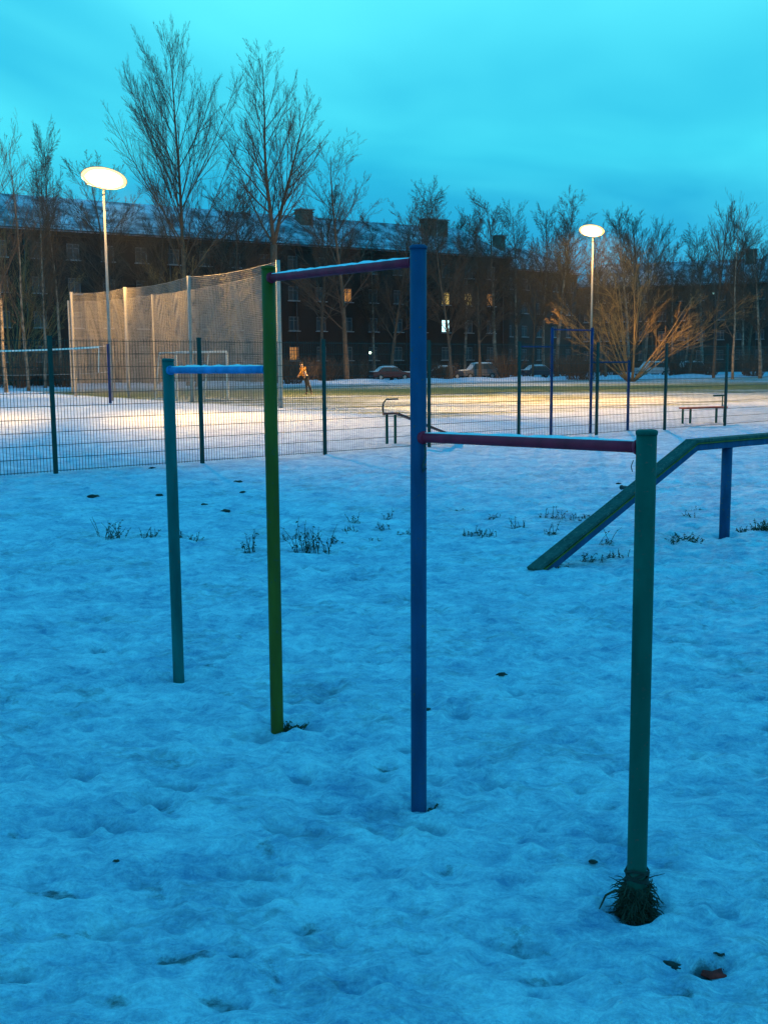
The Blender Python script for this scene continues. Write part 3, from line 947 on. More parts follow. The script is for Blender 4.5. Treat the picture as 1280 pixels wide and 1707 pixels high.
# ------------------------------------------------------------------ floodlight masts
def mast(base, H, label, aim_xy, head_w, nheads, tops):
    root = empty('floodlight_mast', base, 0, label, 'floodlight', 'floodlight masts beside the pitch')
    b = MB(); b.tube([(0, 0, -.2), (0, 0, H * .5), (0, 0, H)], [.085, .07, .05], 12); b.build('pole', M['galv'], root)
    aim = (Vector((aim_xy[0], aim_xy[1], 0)) - base); aim.z = 0; aim.normalize()
    sd = Vector((-aim.y, aim.x, 0))
    b = MB(); b.tube([sd * (-head_w * .4), sd * (head_w * .4)], .05, 8); b.tube([Vector((0, 0, -.5)), Vector((0, 0, .3))], .06, 8)
    b.build('crossarm', M['galv'], root, (0, 0, H - .25))
    n_ = Vector((aim.x * .92, aim.y * .92, -.39)).normalized()
    up_ = (sd.cross(n_) * -1).normalized()
    if up_.z < 0: up_ = -up_
    sd2 = (sd - Vector((0, 0, .10)) * (1 if sd.x > 0 else -1)).normalized()
    c0_ = Vector((0, 0, H + .02)) + aim * .22
    hw, hh_ = head_w / 2, head_w * .235

    def ring(sc, dn, k=36):
        return [c0_ + sd2 * (hw * sc * math.cos(6.2832 * i / k)) + up_ * (hh_ * sc * math.sin(6.2832 * i / k)) + n_ * dn for i in range(k)]

    def shell(rings, name, m_, par):
        q = MB(); q.smooth = True; k = 36
        vs_ = [p for r_ in rings for p in r_]
        q.add(vs_, [(a * k + i, a * k + (i + 1) % k, (a + 1) * k + (i + 1) % k, (a + 1) * k + i) for a in range(len(rings) - 1) for i in range(k)] + [tuple((len(rings) - 1) * k + i for i in range(k))])
        return q.build(name, m_, par)
    hd = shell([ring(1.03, .06), ring(1.03, 0), ring(.9, -.14), ring(.5, -.24)], 'floodlight_head', M['house'], root)
    shell([ring(1.0, .06), ring(.95, .10), ring(.80, .14), ring(.78, .12)], 'bloom_ring', M['bloom_rim'], hd)  # added ring: lamp bloom built as a soft yellow edge
    shell([ring(.80, .14), ring(.66, .17), ring(.35, .19)], 'lamp_glass', M['lens'], hd)
    return root


mast(MAST_L, 10.35, 'tall slim mast with blazing floodlights at the left, beside the goal net', (3, 20), 2.1, 5, 0)
mast(MAST_R, 10.45, 'slim mast with blazing floodlights at the right, behind the far pull-up frame', (-6, 38), 1.75, 4, 0)


def spot(loc, target, power, size, blend=1.0):
    l = bpy.data.lights.new('floodlight_beam', 'SPOT')
    l.energy = power; l.color = WARM; l.spot_size = R(size); l.spot_blend = blend; l.shadow_soft_size = .35
    o = bpy.data.objects.new('floodlight_beam', l); COL.objects.link(o)
    o.location = loc
    o.rotation_euler = (Vector(target) - Vector(loc)).to_track_quat('-Z', 'Y').to_euler()


HL = MAST_L + Vector((.1, -.5, 10.4)); HR = MAST_R + Vector((-.2, -.5, 10.5))
for hl, base, reach, half, azs, pw in ((HL, MAST_L, 22, 12.5, (-175, -150, -125, -100, -75, -50, -25, 0), 85000), (HR, MAST_R, 31, 10.5, (180, -165, -150, -135, -120, -105, -90, -75, -60, -40), 120000)):
    for q_, az in enumerate(azs):                 # one beam per floodlight, azimuths from the x axis
        for k_ in (.78, 1.08):
            spot(hl, base + Vector((math.cos(R(az + 8 * k_)) * reach * k_, math.sin(R(az + 8 * k_)) * reach * k_, 0)), pw * .62 * k_ ** 3, half * 2, .9)
    for az in range(0, 360, 45):
        spot(hl, base + Vector((math.cos(R(az)) * 14, math.sin(R(az)) * 14, 0)), 10000, 50, 1.0)
    spot(hl, base + Vector((0, -3, 0)), 4000, 100, 1.0)
    for az in (30, 62, 94, 126):
        spot(hl + Vector((.1, 1.3, 0)), base + Vector((math.cos(R(az)) * 38, math.sin(R(az)) * 38, 0)), 50000, 18, .9)
    spot(hl + Vector((.1, 1.3, .2)), base + Vector((8, 40, 9)), 13000, 160, .6)

# ------------------------------------------------------------------ welded mesh fence
fence = empty('mesh_fence', (0, 0, 0), 0, 'dark green welded wire fence crossing between the exercise yard and the pitch', 'fence')
F0 = Vector((-4.97, 16.42, 0)); STEP = Vector((1.955, 1.625, 0))
PW = STEP.length
pb = MB(); pb.box((0, 0, 1.0), (.06, .045, 2.1)); pb.box((0, 0, 2.06), (.066, .05, .025)); pme = pb.mesh('post', M['fence'])
wb = MB()
nw = int((PW - .06) / .05)
for i in range(nw + 1):
    wb.tube([(.03 + (PW - .06) * i / nw, 0, .03), (.03 + (PW - .06) * i / nw, 0, 2.03)], .0042, 4, cap=False)
for k in range(11):
    for yy in (-.005, .005):
        wb.tube([(0, yy, .05 + k * .195), (PW, yy, .05 + k * .195)], .0042, 4, cap=False)
wme = wb.mesh('wire_panel', M['fence'])
fang = math.atan2(STEP.y, STEP.x)
for k in range(-6, 14):
    p = F0 + STEP * k
    link_mesh('post', pme, fence, p, fang)
    if k < 13: link_mesh('wire_panel', wme, fence, p, fang)


# ------------------------------------------------------------------ pull-up frames
def pipe(name, a, b, r, m, parent, n=18):
    q = MB(); a = Vector(a); b = Vector(b)
    k = 8
    q.tube([a.lerp(b, i / k) for i in range(k + 1)], r, n)
    return q.build(name, M[m], parent)


def snow_strip(a, b, r, parent, seed=0, w=.6):
    rn = random.Random(seed); q = MB(); q.smooth = True
    a = Vector(a); b = Vector(b); k = 26; sdv = (b - a).cross(Vector((0, 0, 1))).normalized()
    vs_ = []
    for i in range(k + 1):
        p = a.lerp(b, i / k); e = min(1, 6 * min(i / k, 1 - i / k)); hw = r * w * (.75 + .3 * rn.random()); hh = (.002 + .006 * rn.random()) * e
        for j in (-1, -.5, 0, .5, 1):
            zz = math.sqrt(max(0, r * r - (j * hw) ** 2)) + (hh * (1 - abs(j)) if abs(j) < 1 else -.002) + .0012 * (abs(j) < 1)
            vs_.append(p + sdv * (j * hw) + Vector((0, 0, zz)))
    q.add(vs_, [(i * 5 + j, i * 5 + j + 1, (i + 1) * 5 + j + 1, (i + 1) * 5 + j) for i in range(k) for j in range(4)])
    return q.build('snow_cover', M['frost'], parent)


near = empty('pull_up_frame', (POST[1].x, POST[1].y, 0), 0, 'near pull-up frame of four painted posts and three bars stepped in height', 'exercise frame')
near_o = Vector((POST[1].x, POST[1].y, 0))
hts = [ZAT(POST[0].x, POST[0].y, 1078, 716), ZAT(POST[1].x, POST[1].y, 697, 408), ZAT(POST[2].x, POST[2].y, 447, 443), ZAT(POST[3].x, POST[3].y, 281, 597)]
names = ['green', 'blue', 'olive green', 'teal']
pr = .0285
topx = [(1078, 716), (697, 408), (447, 443), (281, 597)]
tops = []
for i, (p, h, m, nm) in enumerate(zip(POST, hts, ('teal', 'blue', 'olive', 'teal_far'), names)):
    base = Vector((p.x, p.y, 0)) - near_o
    # posts stand a touch out of plumb
    gx = G(*topx[i], z=h) if abs(h - CAM_H) > .15 else Vector((p.x, p.y, h))
    tp = Vector((gx.x, gx.y, 0)) - near_o if abs(h - CAM_H) > .15 else base.copy()
    if (tp - base).length > .04: tp = base + (tp - base).normalized() * .04
    tops.append((base, tp, h))
    lo = base - (tp - base) * (.3 / h)
    o = pipe('post', lo + Vector((0, 0, -.3)), tp + Vector((0, 0, h - .012)), pr, m, near, 28)
    o['label'] = nm + ' painted pipe post'
    cp = MB(); cp.tube([tp + Vector((0, 0, h - .014)), tp + Vector((0, 0, h - .004)), tp + Vector((0, 0, h))], [pr + .0018, pr + .0022, pr - .004], 28)
    cp.build('post_cap', M[m], o)


def on_post(i, z):
    b, t, h = tops[i]
    return b.lerp(t, z / h) + Vector((0, 0, z))


br = .0165
for i, j, (pa, ya), (pb_, yb), m, lb in ((0, 1, (1062, 746), (702, 729), 'red', 'dark red lowest bar'), (1, 2, (684, 436), (458, 463), 'red', 'red bar frosted along the top'),
                                        (2, 3, (440, 616), (290, 617), 'bar_blue', 'light blue bar')):
    za = ZAT(POST[i].x, POST[i].y, pa, ya); zb = ZAT(POST[j].x, POST[j].y, pb_, yb)
    a = on_post(i, za); b = on_post(j, zb)
    o = pipe('bar', a, b, br, m, near); o['label'] = lb
    dd = (b - a).normalized()
    snow_strip(a + dd * .035, b - dd * .035, br, o, i, (.22, .72, .35)[i])
    wl = MB()
    for e, q in ((a, dd), (b, -dd)):
        wl.tube([e + q * (pr - .006), e + q * (pr + .004), e + q * (pr + .010)], [br + .008, br + .006, br + .001], 14)
    wl.build('weld', M[m], o)
# wire loop hanging where the red bar meets the blue post, and one at its near end
za = ZAT(POST[1].x, POST[1].y, 702, 729)
a = on_post(1, za); dn = (on_post(0, 1.34) - a).normalized()
q = MB(); w0 = a + Vector((.02, -.03, -.02))
q.tube([w0, w0 + Vector((.004, -.004, -.04)), w0 + Vector((-.006, 0, -.075)), w0 + Vector((-.004, 0, -.10)), w0 + Vector((.006, 0, -.085))], .004, 6)
e0 = on_post(0, 1.34) - dn * .045
q.tube([e0 + Vector((0, 0, -.012)), e0 + Vector((-.006, 0, -.03)), e0 + Vector((-.002, 0, -.045))], .0014, 5)
q.build('wire_loop', M['metal_dark'], near)

# far frame beyond the fence
far_o = G(917, 725)
farf = empty('pull_up_frame', (far_o.x, far_o.y, 0), 0, 'far navy blue pull-up frame standing beyond the wire fence', 'exercise frame')
fp = [G(856, 722), G(917, 725), G(983, 720), G(1047, 715)]
fp = [Vector((2.98, 23.95, 0)), Vector((3.78, 24.55, 0)), Vector((4.83, 25.4, 0)), Vector((5.9, 26.3, 0))]
fh = [2.03, 2.40, 2.42, 1.67]
for p, h in zip(fp, fh):
    b = p - Vector((far_o.x, far_o.y, 0)); pipe('post', b + Vector((0, 0, -.2)), b + Vector((0, 0, h)), .034, 'navy', farf, 12)
for i, j, z in ((0, 1, 1.98), (1, 2, 2.36), (2, 3, 1.63)):
    a = fp[i] - Vector((far_o.x, far_o.y, 0)); b = fp[j] - Vector((far_o.x, far_o.y, 0))
    pipe('bar', a + Vector((0, 0, z)), b + Vector((0, 0, z)), .017, 'navy', farf, 10)

# ------------------------------------------------------------------ inclined balance beam (right)
bo = Vector((BEAM_POST.x, BEAM_POST.y, 0))
beam = empty('inclined_beam', bo, 0, 'blue and green painted sloping timber beam on a blue post, right', 'exercise beam')
pz = .925
foot = G(905, 948); foot.z = 0
corner = G(1150, 735, pz); corner.z = 0
bd = (BEAM_POST - foot); bd.z = 0; bd.normalize()
Lc = 1.93                              # where the slope turns level
Lp = (BEAM_POST - foot).length
sdv = Vector((bd.y, -bd.x, 0))        # towards the camera / right
LE = Lp + 2.4


def beam_strip(mb, s0, s1, zt0, zt1, wd, thick, off=0.0):
    """a straight board whose top runs from (s0, zt0) to (s1, zt1) along the beam"""
    a = foot + bd * s0 - bo; b = foot + bd * s1 - bo
    sl = Vector((bd.x * (s1 - s0), bd.y * (s1 - s0), zt1 - zt0)); L_ = sl.length; sl.normalize()
    nrm = sdv.cross(sl).normalized()
    if nrm.z < 0: nrm = -nrm
    c = (a + Vector((0, 0, zt0)) + b + Vector((0, 0, zt1))) / 2 - nrm * (thick / 2 + off)
    ax = Matrix((sl, sdv, nrm)).transposed()
    mb.box(c, (L_, wd, thick), ax=ax)


for (s0, s1, z0, z1, tg) in ((-.12, Lc, .02, pz, 'sloping'), (Lc - .012, LE, pz, pz + .0, 'level')):
    mb = MB(); beam_strip(mb, s0, s1, z0, z1, .130, .028); o = mb.build('deck_board', M['deck'], beam)
    o['label'] = tg + ' weathered green top board'
    bvl = o.modifiers.new('edge', 'BEVEL'); bvl.width = .006; bvl.segments = 2
    mb = MB(); beam_strip(mb, s0 + .01, s1 - .005, z0, z1, .135, .012, .029); mb.build('edge_strip', M['edge'], beam)
    mb = MB(); beam_strip(mb, s0 + .02, s1, z0, z1, .11, .058, .042); o = mb.build('rail', M['blue'], beam)
    bvl = o.modifiers.new('edge', 'BEVEL'); bvl.width = .008; bvl.segments = 2
mb = MB()
for s0, s1, z0, z1 in ((.02, Lc * .5, .04 + .02, .02 + (pz - .02) * .5), (Lc, LE, pz, pz)):
    k = 40; base = len(mb.v); rn = random.Random(9)
q = MB(); q.tube([Vector((0, 0, -.3)), Vector((0, 0, pz - .10))], .048, 20); q.build('post', M['blue'], beam)
e2 = foot + bd * (Lp + 2.0) - bo
q = MB(); q.tube([e2 + Vector((0, 0, -.3)), e2 + Vector((0, 0, pz - .10))], .048, 20); q.build('post', M['blue'], beam)
sp = Lc * .60
pp = foot + bd * sp - bo + Vector((0, 0, .02 + (pz - .02) * sp / Lc - .02))
q = MB(); q.tube([pp - sdv * .16, pp + sdv * .02], .017, 12); q.tube([pp - sdv * .165, pp - sdv * .155], .021, 12); q.build('foot_peg', M['metal_dark'], beam)


# ------------------------------------------------------------------ benches beyond the fence
def board(mb, a, b, wd, th_):
    a = Vector(a); b = Vector(b); sl = (b - a); L_ = sl.length; sl.normalize(); sv = sl.cross(Vector((0, 0, 1))).normalized(); nr_ = sv.cross(sl).normalized()
    mb.box((a + b) / 2, (L_, wd, th_), ax=Matrix((sl, sv, nr_)).transposed())


sb0 = G(645, 740)
sit = empty('sit_up_bench', sb0, 0, 'sloping sit-up board with a curved foot handle beyond the fence, behind the blue post', 'exercise bench')
zt = .60
dS = Vector((.77, -.20, 0)).normalized()
dS = Vector((.93, .37, 0))
hx = Vector((.0, 0, 0))
p2 = Vector((.17, -.1, 0))
for nm, p, z in (('leg', hx, zt), ('leg', p2, zt)):
    pipe('leg', p + Vector((0, 0, -.1)), p + Vector((0, 0, z)), .032, 'teal', sit, 10)
mb = MB(); board(mb, Vector((-.07, 0, zt + .02)), Vector((.20, -.03, zt + .03)), .28, .035); board(mb, Vector((.19, -.03, zt + .03)), Vector((1.45, .35, .10)), .28, .035)
o = mb.build('seat_board', mat('dark_red_board', (.16, .03, .025), .6), sit)
mb = MB(); mb.tube([(-.06, 0, zt - .02), (-.085, 0, zt + .14), (-.06, 0, zt + .25), (-.01, 0, zt + .31), (.24, 0, zt + .315)], .017, 8); mb.build('foot_handle', M['metal_dark'], sit)

rb0 = G(1203, 704); rb1 = G(1124, 707)
hb_ = empty('training_bench', rb0, 0, 'low red training bench with T-shaped handle beyond the fence, far right', 'exercise bench')
v = rb1 - rb0; v = v.normalized() * 1.28
vn = Vector((-v.y, v.x, 0)).normalized() * .14
zt = ZAT(rb0.x, rb0.y, 1203, 678) - .02
for t in (0, .22, .80, 1.0):
    q = v * t + vn * (.6 if t in (.22, 0) else -.6)
    pipe('leg', q + Vector((0, 0, -.1)), q + Vector((0, 0, zt - .01)), .03, 'teal', hb_, 10)
mb = MB(); board(mb, v * -.04 + Vector((0, 0, zt + .015)), v * 1.06 + Vector((0, 0, zt + .015)), .3, .045)
mb.build('seat_board', mat('bright_red_board', (.60, .06, .03), .6), hb_)
hh = ZAT(rb0.x, rb0.y, 1203, 659)
pipe('handle_stem', (0, 0, zt), (0, 0, hh), .018, 'teal', hb_, 8)
pipe('handle_bar', v * -.05 + Vector((0, 0, hh)), v * .25 + Vector((0, 0, hh)), .024, 'teal', hb_, 8)

# ------------------------------------------------------------------ volleyball net
vb0 = G(184, 672)
vb = empty('volleyball_net', vb0, 0, 'volleyball net with white top tape strung from a navy post at the left', 'sports net')
pipe('post', (0, 0, -.2), (0, 0, ZAT(vb0.x, vb0.y, 178, 573)), .065, 'navy', vb, 12)
vend = Vector((-9.0, 5.3, 0))
pipe('post', vend + Vector((0, 0, -.2)), vend + Vector((0, 0, 2.6)), .05, 'navy', vb, 12)
st0 = vend.normalized() * .55
z0, z1 = 2.52, 2.46


def net_pt(t, s, sag=.12):
    p = st0.lerp(vend - st0, t); zt = z0 + (z1 - z0) * t - sag * 4 * t * (1 - t) * .5
    return p + Vector((0, 0, zt - s))


mb = MB()
for i in range(91): mb.tube([net_pt(i / 90, 0), net_pt(i / 90, 1.15)], .004, 3, cap=False)
for k in range(1, 12): mb.tube([net_pt(i / 12, k * .1) for i in range(13)], .004, 3, cap=False)
mb.build('netting', M['net_dark'], vb)
mb = MB()
for i in range(24): board(mb, net_pt(i / 24, 0.02), net_pt((i + 1) / 24, 0.02), .012, .075)
mb.build('top_tape', M['white'], vb)
mb = MB(); mb.tube([net_pt(i / 12, 1.17) for i in range(13)], .012, 5); mb.build('bottom_cord', M['net'], vb)
mb = MB(); mb.tube([net_pt(0, -.02), net_pt(0.01, 1.15)], .018, 6); mb.tube([Vector((0, 0, 2.55)), net_pt(0, 0)], .008, 5); mb.tube([Vector((0, 0, 1.4)), net_pt(0, 1.15)], .006, 5)
mb.build('side_tape', M['white'], vb)


# ------------------------------------------------------------------ tall ball-stop net on poles
def ball_net(pts, H0, H1, label, pole_r, pole_m, sag=.12, cell=.075, cord=.0052, netmat='net'):
    o0 = Vector((pts[0][0], pts[0][1], 0))
    root = empty('ball_stop_net', o0, 0, label, 'sports net')
    P = [Vector((a, b, 0)) - o0 for a, b in pts]
    n = len(P)
    for i, p in enumerate(P):
        h = H0 + (H1 - H0) * i / (n - 1)
        pipe('pole', p + Vector((0, 0, -.2)), p + Vector((0, 0, h)), pole_r, pole_m, root, 10)
    for i in range(n - 1):
        a, b = P[i], P[i + 1]; ha = H0 + (H1 - H0) * i / (n - 1) - .05; hb = H0 + (H1 - H0) * (i + 1) / (n - 1) - .05
        L_ = (b - a).length; nv = int(L_ / cell); nh = int((ha - .15) / cell)
        nrm = Vector((-(b - a).y, (b - a).x, 0)).normalized()
        def q(t, s):
            top = ha + (hb - ha) * t - sag * 4 * t * (1 - t)
            bil = .05 * math.sin(t * 9 + i * 2) * math.sin(math.pi * s) + .03 * math.sin(t * 23 + s * 4)
            return a.lerp(b, t) + nrm * (bil * min(1, 6 * min(t, 1 - t))) + Vector((0, 0, .1 + (top - .1) * s))
        mb = MB()
        for k in range(nv + 1): mb.tube([q(k / nv, s / 5) for s in range(6)], cord, 3, cap=False)
        for k in range(nh + 1): mb.tube([q(s / 8, k / nh) for s in range(9)], cord, 3, cap=False)
        mb.build('netting', M[netmat], root)
        mb = MB(); mb.tube([q(s / 12, 1) for s in range(13)], .010, 5); mb.build('head_rope', M['net'], root)
    return root


ball_net([(-17.2, 61.2), (-13.25, 57.0), (-8.62, 49.4), (-3.92, 41.8)], 5.75, 5.55, 'tall pale ball-stop net on poles running from far left to the olive post', .085, 'galv')
ball_net([(-18.9, 66.5), (-12.7, 61.0), (-4.55, 46.5)], 5.6, 5.55, 'second tall ball-stop net behind the first, on thinner poles', .05, 'galv')

# ------------------------------------------------------------------ five-a-side goal
ga = G(380, 668); gdir = Vector((-.80, .60, 0)).normalized()
gb = G(287, 664)
g0 = Vector((ga.x, ga.y, 0))
goal = empty('football_goal', g0, 0, 'white tubular football goal in front of the tall net', 'goal')
va = Vector((-2.62, 1.35, 0)); dep = Vector((-1.0, 1.05, 0))
HG = ZAT(ga.x, ga.y, 380, 586)
pipe('goal_post', (0, 0, -.05), (0, 0, HG), .05, 'white', goal, 12)
pipe('goal_post', va + Vector((0, 0, -.05)), va + Vector((0, 0, HG)), .05, 'white', goal, 12)
pipe('crossbar', (0, 0, HG), va + Vector((0, 0, HG)), .055, 'white', goal, 12)
for b0 in (Vector((0, 0, 0)), va):
    pipe('top_stay', b0 + Vector((0, 0, HG)), b0 + dep + Vector((0, 0, HG)), .028, 'white', goal, 8)
    pipe('back_stay', b0 + dep + Vector((0, 0, HG)), b0 + dep * 1.35 + Vector((0, 0, 0)), .028, 'white', goal, 8)
    pipe('ground_rail', b0 + Vector((0, 0, .03)), b0 + dep * 1.35 + Vector((0, 0, .03)), .028, 'white', goal, 8)
pipe('back_bar', dep + Vector((0, 0, HG)), va + dep + Vector((0, 0, HG)), .028, 'white', goal, 8)


# ------------------------------------------------------------------ runner in a yellow jacket
def skinned(name, joints, edges, m, parent, lev=2, root=0):
    me_ = bpy.data.meshes.new(name)
    me_.from_pydata([j[0] for j in joints], edges, [])
    o = bpy.data.objects.new(name, me_); COL.objects.link(o); o.parent = parent
    sk = o.modifiers.new('skin', 'SKIN'); sk.use_smooth_shade = True
    lay = me_.skin_vertices[0].data if me_.skin_vertices else None
    for i, j in enumerate(joints):
        r_ = j[1]
        lay[i].radius = (r_, r_) if not isinstance(r_, tuple) else r_
        lay[i].use_root = (i == root)
    sb_ = o.modifiers.new('smooth', 'SUBSURF'); sb_.levels = lev; sb_.render_levels = lev
    me_.materials.append(M[m] if isinstance(m, str) else m)
    return o


def make_skin_layer(me_):
    pass


pg = G(514, 658)
person = empty('person', pg, 0, 'person running in a yellow-orange jacket and black trousers on the pitch', 'person')
M['skin'] = mat('skin', (.48, .28, .2), .6); M['jacket'] = mat('yellow_orange_jacket', (.55, .22, .015), .7, bump=.3)
M['trouser'] = mat('black_trousers', (.02, .022, .028), .8); M['hair'] = mat('dark_hair', (.03, .02, .015), .9); M['shoe'] = mat('dark_shoes', (.03, .025, .02), .7)
M['sleeve'] = mat('black_jacket_panel', (.03, .03, .035), .8)
# body leaning back to the left, legs trailing to the right
J = {
    'pel': (-.16, 0, .95), 'bel': (-.21, .02, 1.10), 'che': (-.28, .02, 1.30), 'nek': (-.33, .02, 1.47), 'hed': (-.36, -.01, 1.56), 'cro': (-.38, -.02, 1.68),
    'hL': (-.10, -.09, .90), 'kL': (.0, -.16, .50), 'aL': (.16, -.10, .10), 'tL': (.09, -.24, .04),
    'hR': (-.10, .09, .90), 'kR': (-.08, .06, .48), 'aR': (-.02, .20, .12), 'tR': (-.13, .10, .05),
    'sL': (-.27, -.17, 1.42), 'eL': (-.44, -.30, 1.22), 'wL': (-.56, -.20, 1.05), 'sR': (-.31, .19, 1.42), 'eR': (-.20, .34, 1.18), 'wR': (-.34, .42, 1.02)}
rad_ = {'pel': .13, 'bel': .12, 'che': .135, 'nek': .055, 'hed': .085, 'cro': .075, 'hL': .09, 'kL': .058, 'aL': .04, 'tL': .035, 'hR': .09, 'kR': .058, 'aR': .04, 'tR': .035,
        'sL': .06, 'eL': .042, 'wL': .028, 'sR': .06, 'eR': .042, 'wR': .028}
keys = list(J)
jo = [[Vector(J[k]), rad_[k]] for k in keys]
ed = [('pel', 'bel'), ('bel', 'che'), ('che', 'nek'), ('nek', 'hed'), ('hed', 'cro'), ('pel', 'hL'), ('hL', 'kL'), ('kL', 'aL'), ('aL', 'tL'), ('pel', 'hR'), ('hR', 'kR'), ('kR', 'aR'), ('aR', 'tR'),
      ('che', 'sL'), ('sL', 'eL'), ('eL', 'wL'), ('che', 'sR'), ('sR', 'eR'), ('eR', 'wR')]
edges = [(keys.index(a), keys.index(b)) for a, b in ed]
for w_, s in (('wL', -1), ('wR', 1)):
    wv = Vector(J[w_]); el = Vector(J['e' + w_[1]]); dr = (wv - el).normalized(); sd_ = dr.orthogonal().normalized(); ub = dr.cross(sd_)
    palm = len(jo); jo.append([wv + dr * .07, .026]); edges.append((keys.index(w_), palm))
    for f_i, (off, ln) in enumerate(((-.03, .07), (-.01, .08), (.01, .075), (.03, .06))):
        i0 = len(jo); jo.append([wv + dr * .10 + sd_ * off, .009]); jo.append([wv + dr * (.10 + ln * .6) + sd_ * off + ub * .02, .008]); jo.append([wv + dr * (.10 + ln * .75) + sd_ * off + ub * .05, .007])
        edges += [(palm, i0), (i0, i0 + 1), (i0 + 1, i0 + 2)]
    i0 = len(jo); jo.append([wv + dr * .05 + sd_ * -.045, .010]); jo.append([wv + dr * .09 + sd_ * -.06 + ub * .02, .008]); edges += [(palm, i0), (i0, i0 + 1)]


def skin_obj(name, joints, edges, m, parent, lev=1, root=0):
    bm = bmesh.new()
    lay = bm.verts.layers.skin.verify()
    vs_ = [bm.verts.new(j[0]) for j in joints]
    for v_, j in zip(vs_, joints):
        v_[lay].radius = (j[1], j[1])
    vs_[root][lay].use_root = True
    for a, b in edges: bm.edges.new((vs_[a], vs_[b]))
    me_ = bpy.data.meshes.new(name); bm.to_mesh(me_); bm.free()
    me_.materials.append(M[m])
    o = bpy.data.objects.new(name, me_); COL.objects.link(o); o.parent = parent
    sk = o.modifiers.new('skin', 'SKIN'); sk.use_smooth_shade = True
    s_ = o.modifiers.new('smooth', 'SUBSURF'); s_.levels = lev; s_.render_levels = lev
    return o


skin_obj('body', jo, edges, 'skin', person)


def sub(ks, pairs, grow, name, m, over={}):
    jj = [[Vector(over.get(k, (J[k],))[0] if k in over else J[k]), rad_[k] + grow] for k in ks]
    return skin_obj(name, jj, [(ks.index(a), ks.index(b)) for a, b in pairs], m, person)


sub(['pel', 'bel', 'che', 'nek'], [('pel', 'bel'), ('bel', 'che'), ('che', 'nek')], .022, 'jacket', 'jacket')
sub(['che', 'sL', 'eL', 'wL', 'sR', 'eR', 'wR'], [('che', 'sL'), ('sL', 'eL'), ('eL', 'wL'), ('che', 'sR'), ('sR', 'eR'), ('eR', 'wR')], .014, 'sleeves', 'jacket')
sub(['pel', 'hL', 'kL', 'aL', 'hR', 'kR', 'aR'], [('pel', 'hL'), ('hL', 'kL'), ('kL', 'aL'), ('pel', 'hR'), ('hR', 'kR'), ('kR', 'aR')], .014, 'trousers', 'trouser')
for a, t in (('aL', 'tL'), ('aR', 'tR')):
    skin_obj('shoe', [[Vector(J[a]) - Vector((0, 0, .02)), .062], [Vector(J[t]), .052]], [(0, 1)], 'shoe', person)
mb = MB(); mb.tube([(-.205, .02, 1.06), (-.195, .02, 1.10)], [.152, .150], 14); mb.build('waistband', M['trouser'], person)
hb2 = bpy.data.meshes.new('hair'); bm = bmesh.new(); bmesh.ops.create_uvsphere(bm, u_segments=14, v_segments=10, radius=.1)
bmesh.ops.delete(bm, geom=[v for v in bm.verts if v.co.z < -.03], context='VERTS'); bm.to_mesh(hb2); bm.free(); hb2.materials.append(M['hair'])
link_mesh('hair', hb2, person, (-.375, 0, 1.635))
mb = MB(); mb.tube([(-.44, -.05, 1.60), (-.475, -.055, 1.58)], [.016, .010], 6); mb.build('nose', M['skin'], person)
mb = MB()
for y in (-.075, -.025): mb.box((-.447, y, 1.625), (.014, .018, .012))
mb.build('eyes', M['hair'], person)
person.rotation_euler = (0, 0, R(20))
person.scale = (1.04, 1.04, 1.04)


# ------------------------------------------------------------------ street lamps glimmering behind the pitch (seen as single points)
def little_lamp(px, py, dep, H, label, colr, st):
    gx = (_f * F_PX + _r * (px - 640) + _u * (853.5 - py)); t = dep / gx.y
    p = Vector((gx.x * t, dep, 0)); z = CAM_H + gx.z * t
    o = empty('street_lamp', p, 0, label, 'lamp')
    pipe('pole', (0.25, 0, -.1), (0.25, 0, z + .12), .04, 'metal_dark', o, 8)
    pipe('arm', (0.25, 0, z + .12), (0, 0, z + .12), .03, 'metal_dark', o, 8)
    mm = mat('lamp_glow', (.9, .9, .9), emit=colr, estr=st)
    b = MB(); b.tube([(0, 0, z - .17), (0, 0, z - .05), (0, 0, z + .08)], [.08, .15, .09], 10); b.build('lamp_bulb', mm, o)


little_lamp(182, 580, 70, 0, 'small bright white lamp just right of the volleyball post', (1, .95, .6), 8)
little_lamp(617, 587, 119, 0, 'small greenish white lamp behind the fence, right of the middle tree', (.7, 1, .6), 5)
little_lamp(1189, 488, 140, 0, 'faint greenish lamp before the right block', (.5, 1, .7), .6)


# ------------------------------------------------------------------ thin evening haze
hz = MB(); hz.box((0, 120, 19.5), (520, 400, 42)); hzm = bpy.data.materials.new('evening_haze'); hzm.use_nodes = True
t_ = hzm.node_tree; t_.nodes.remove(t_.nodes['Principled BSDF']); pv = t_.nodes.new('ShaderNodeVolumePrincipled')
pv.inputs['Color'].default_value = (.9, .93, .96, 1); pv.inputs['Density'].default_value = HAZE; pv.inputs['Anisotropy'].default_value = .88
t_.links.new(pv.outputs[0], t_.nodes['Material Output'].inputs['Volume'])
if HAZE: tag(hz.build('haze', hzm), kind='stuff')

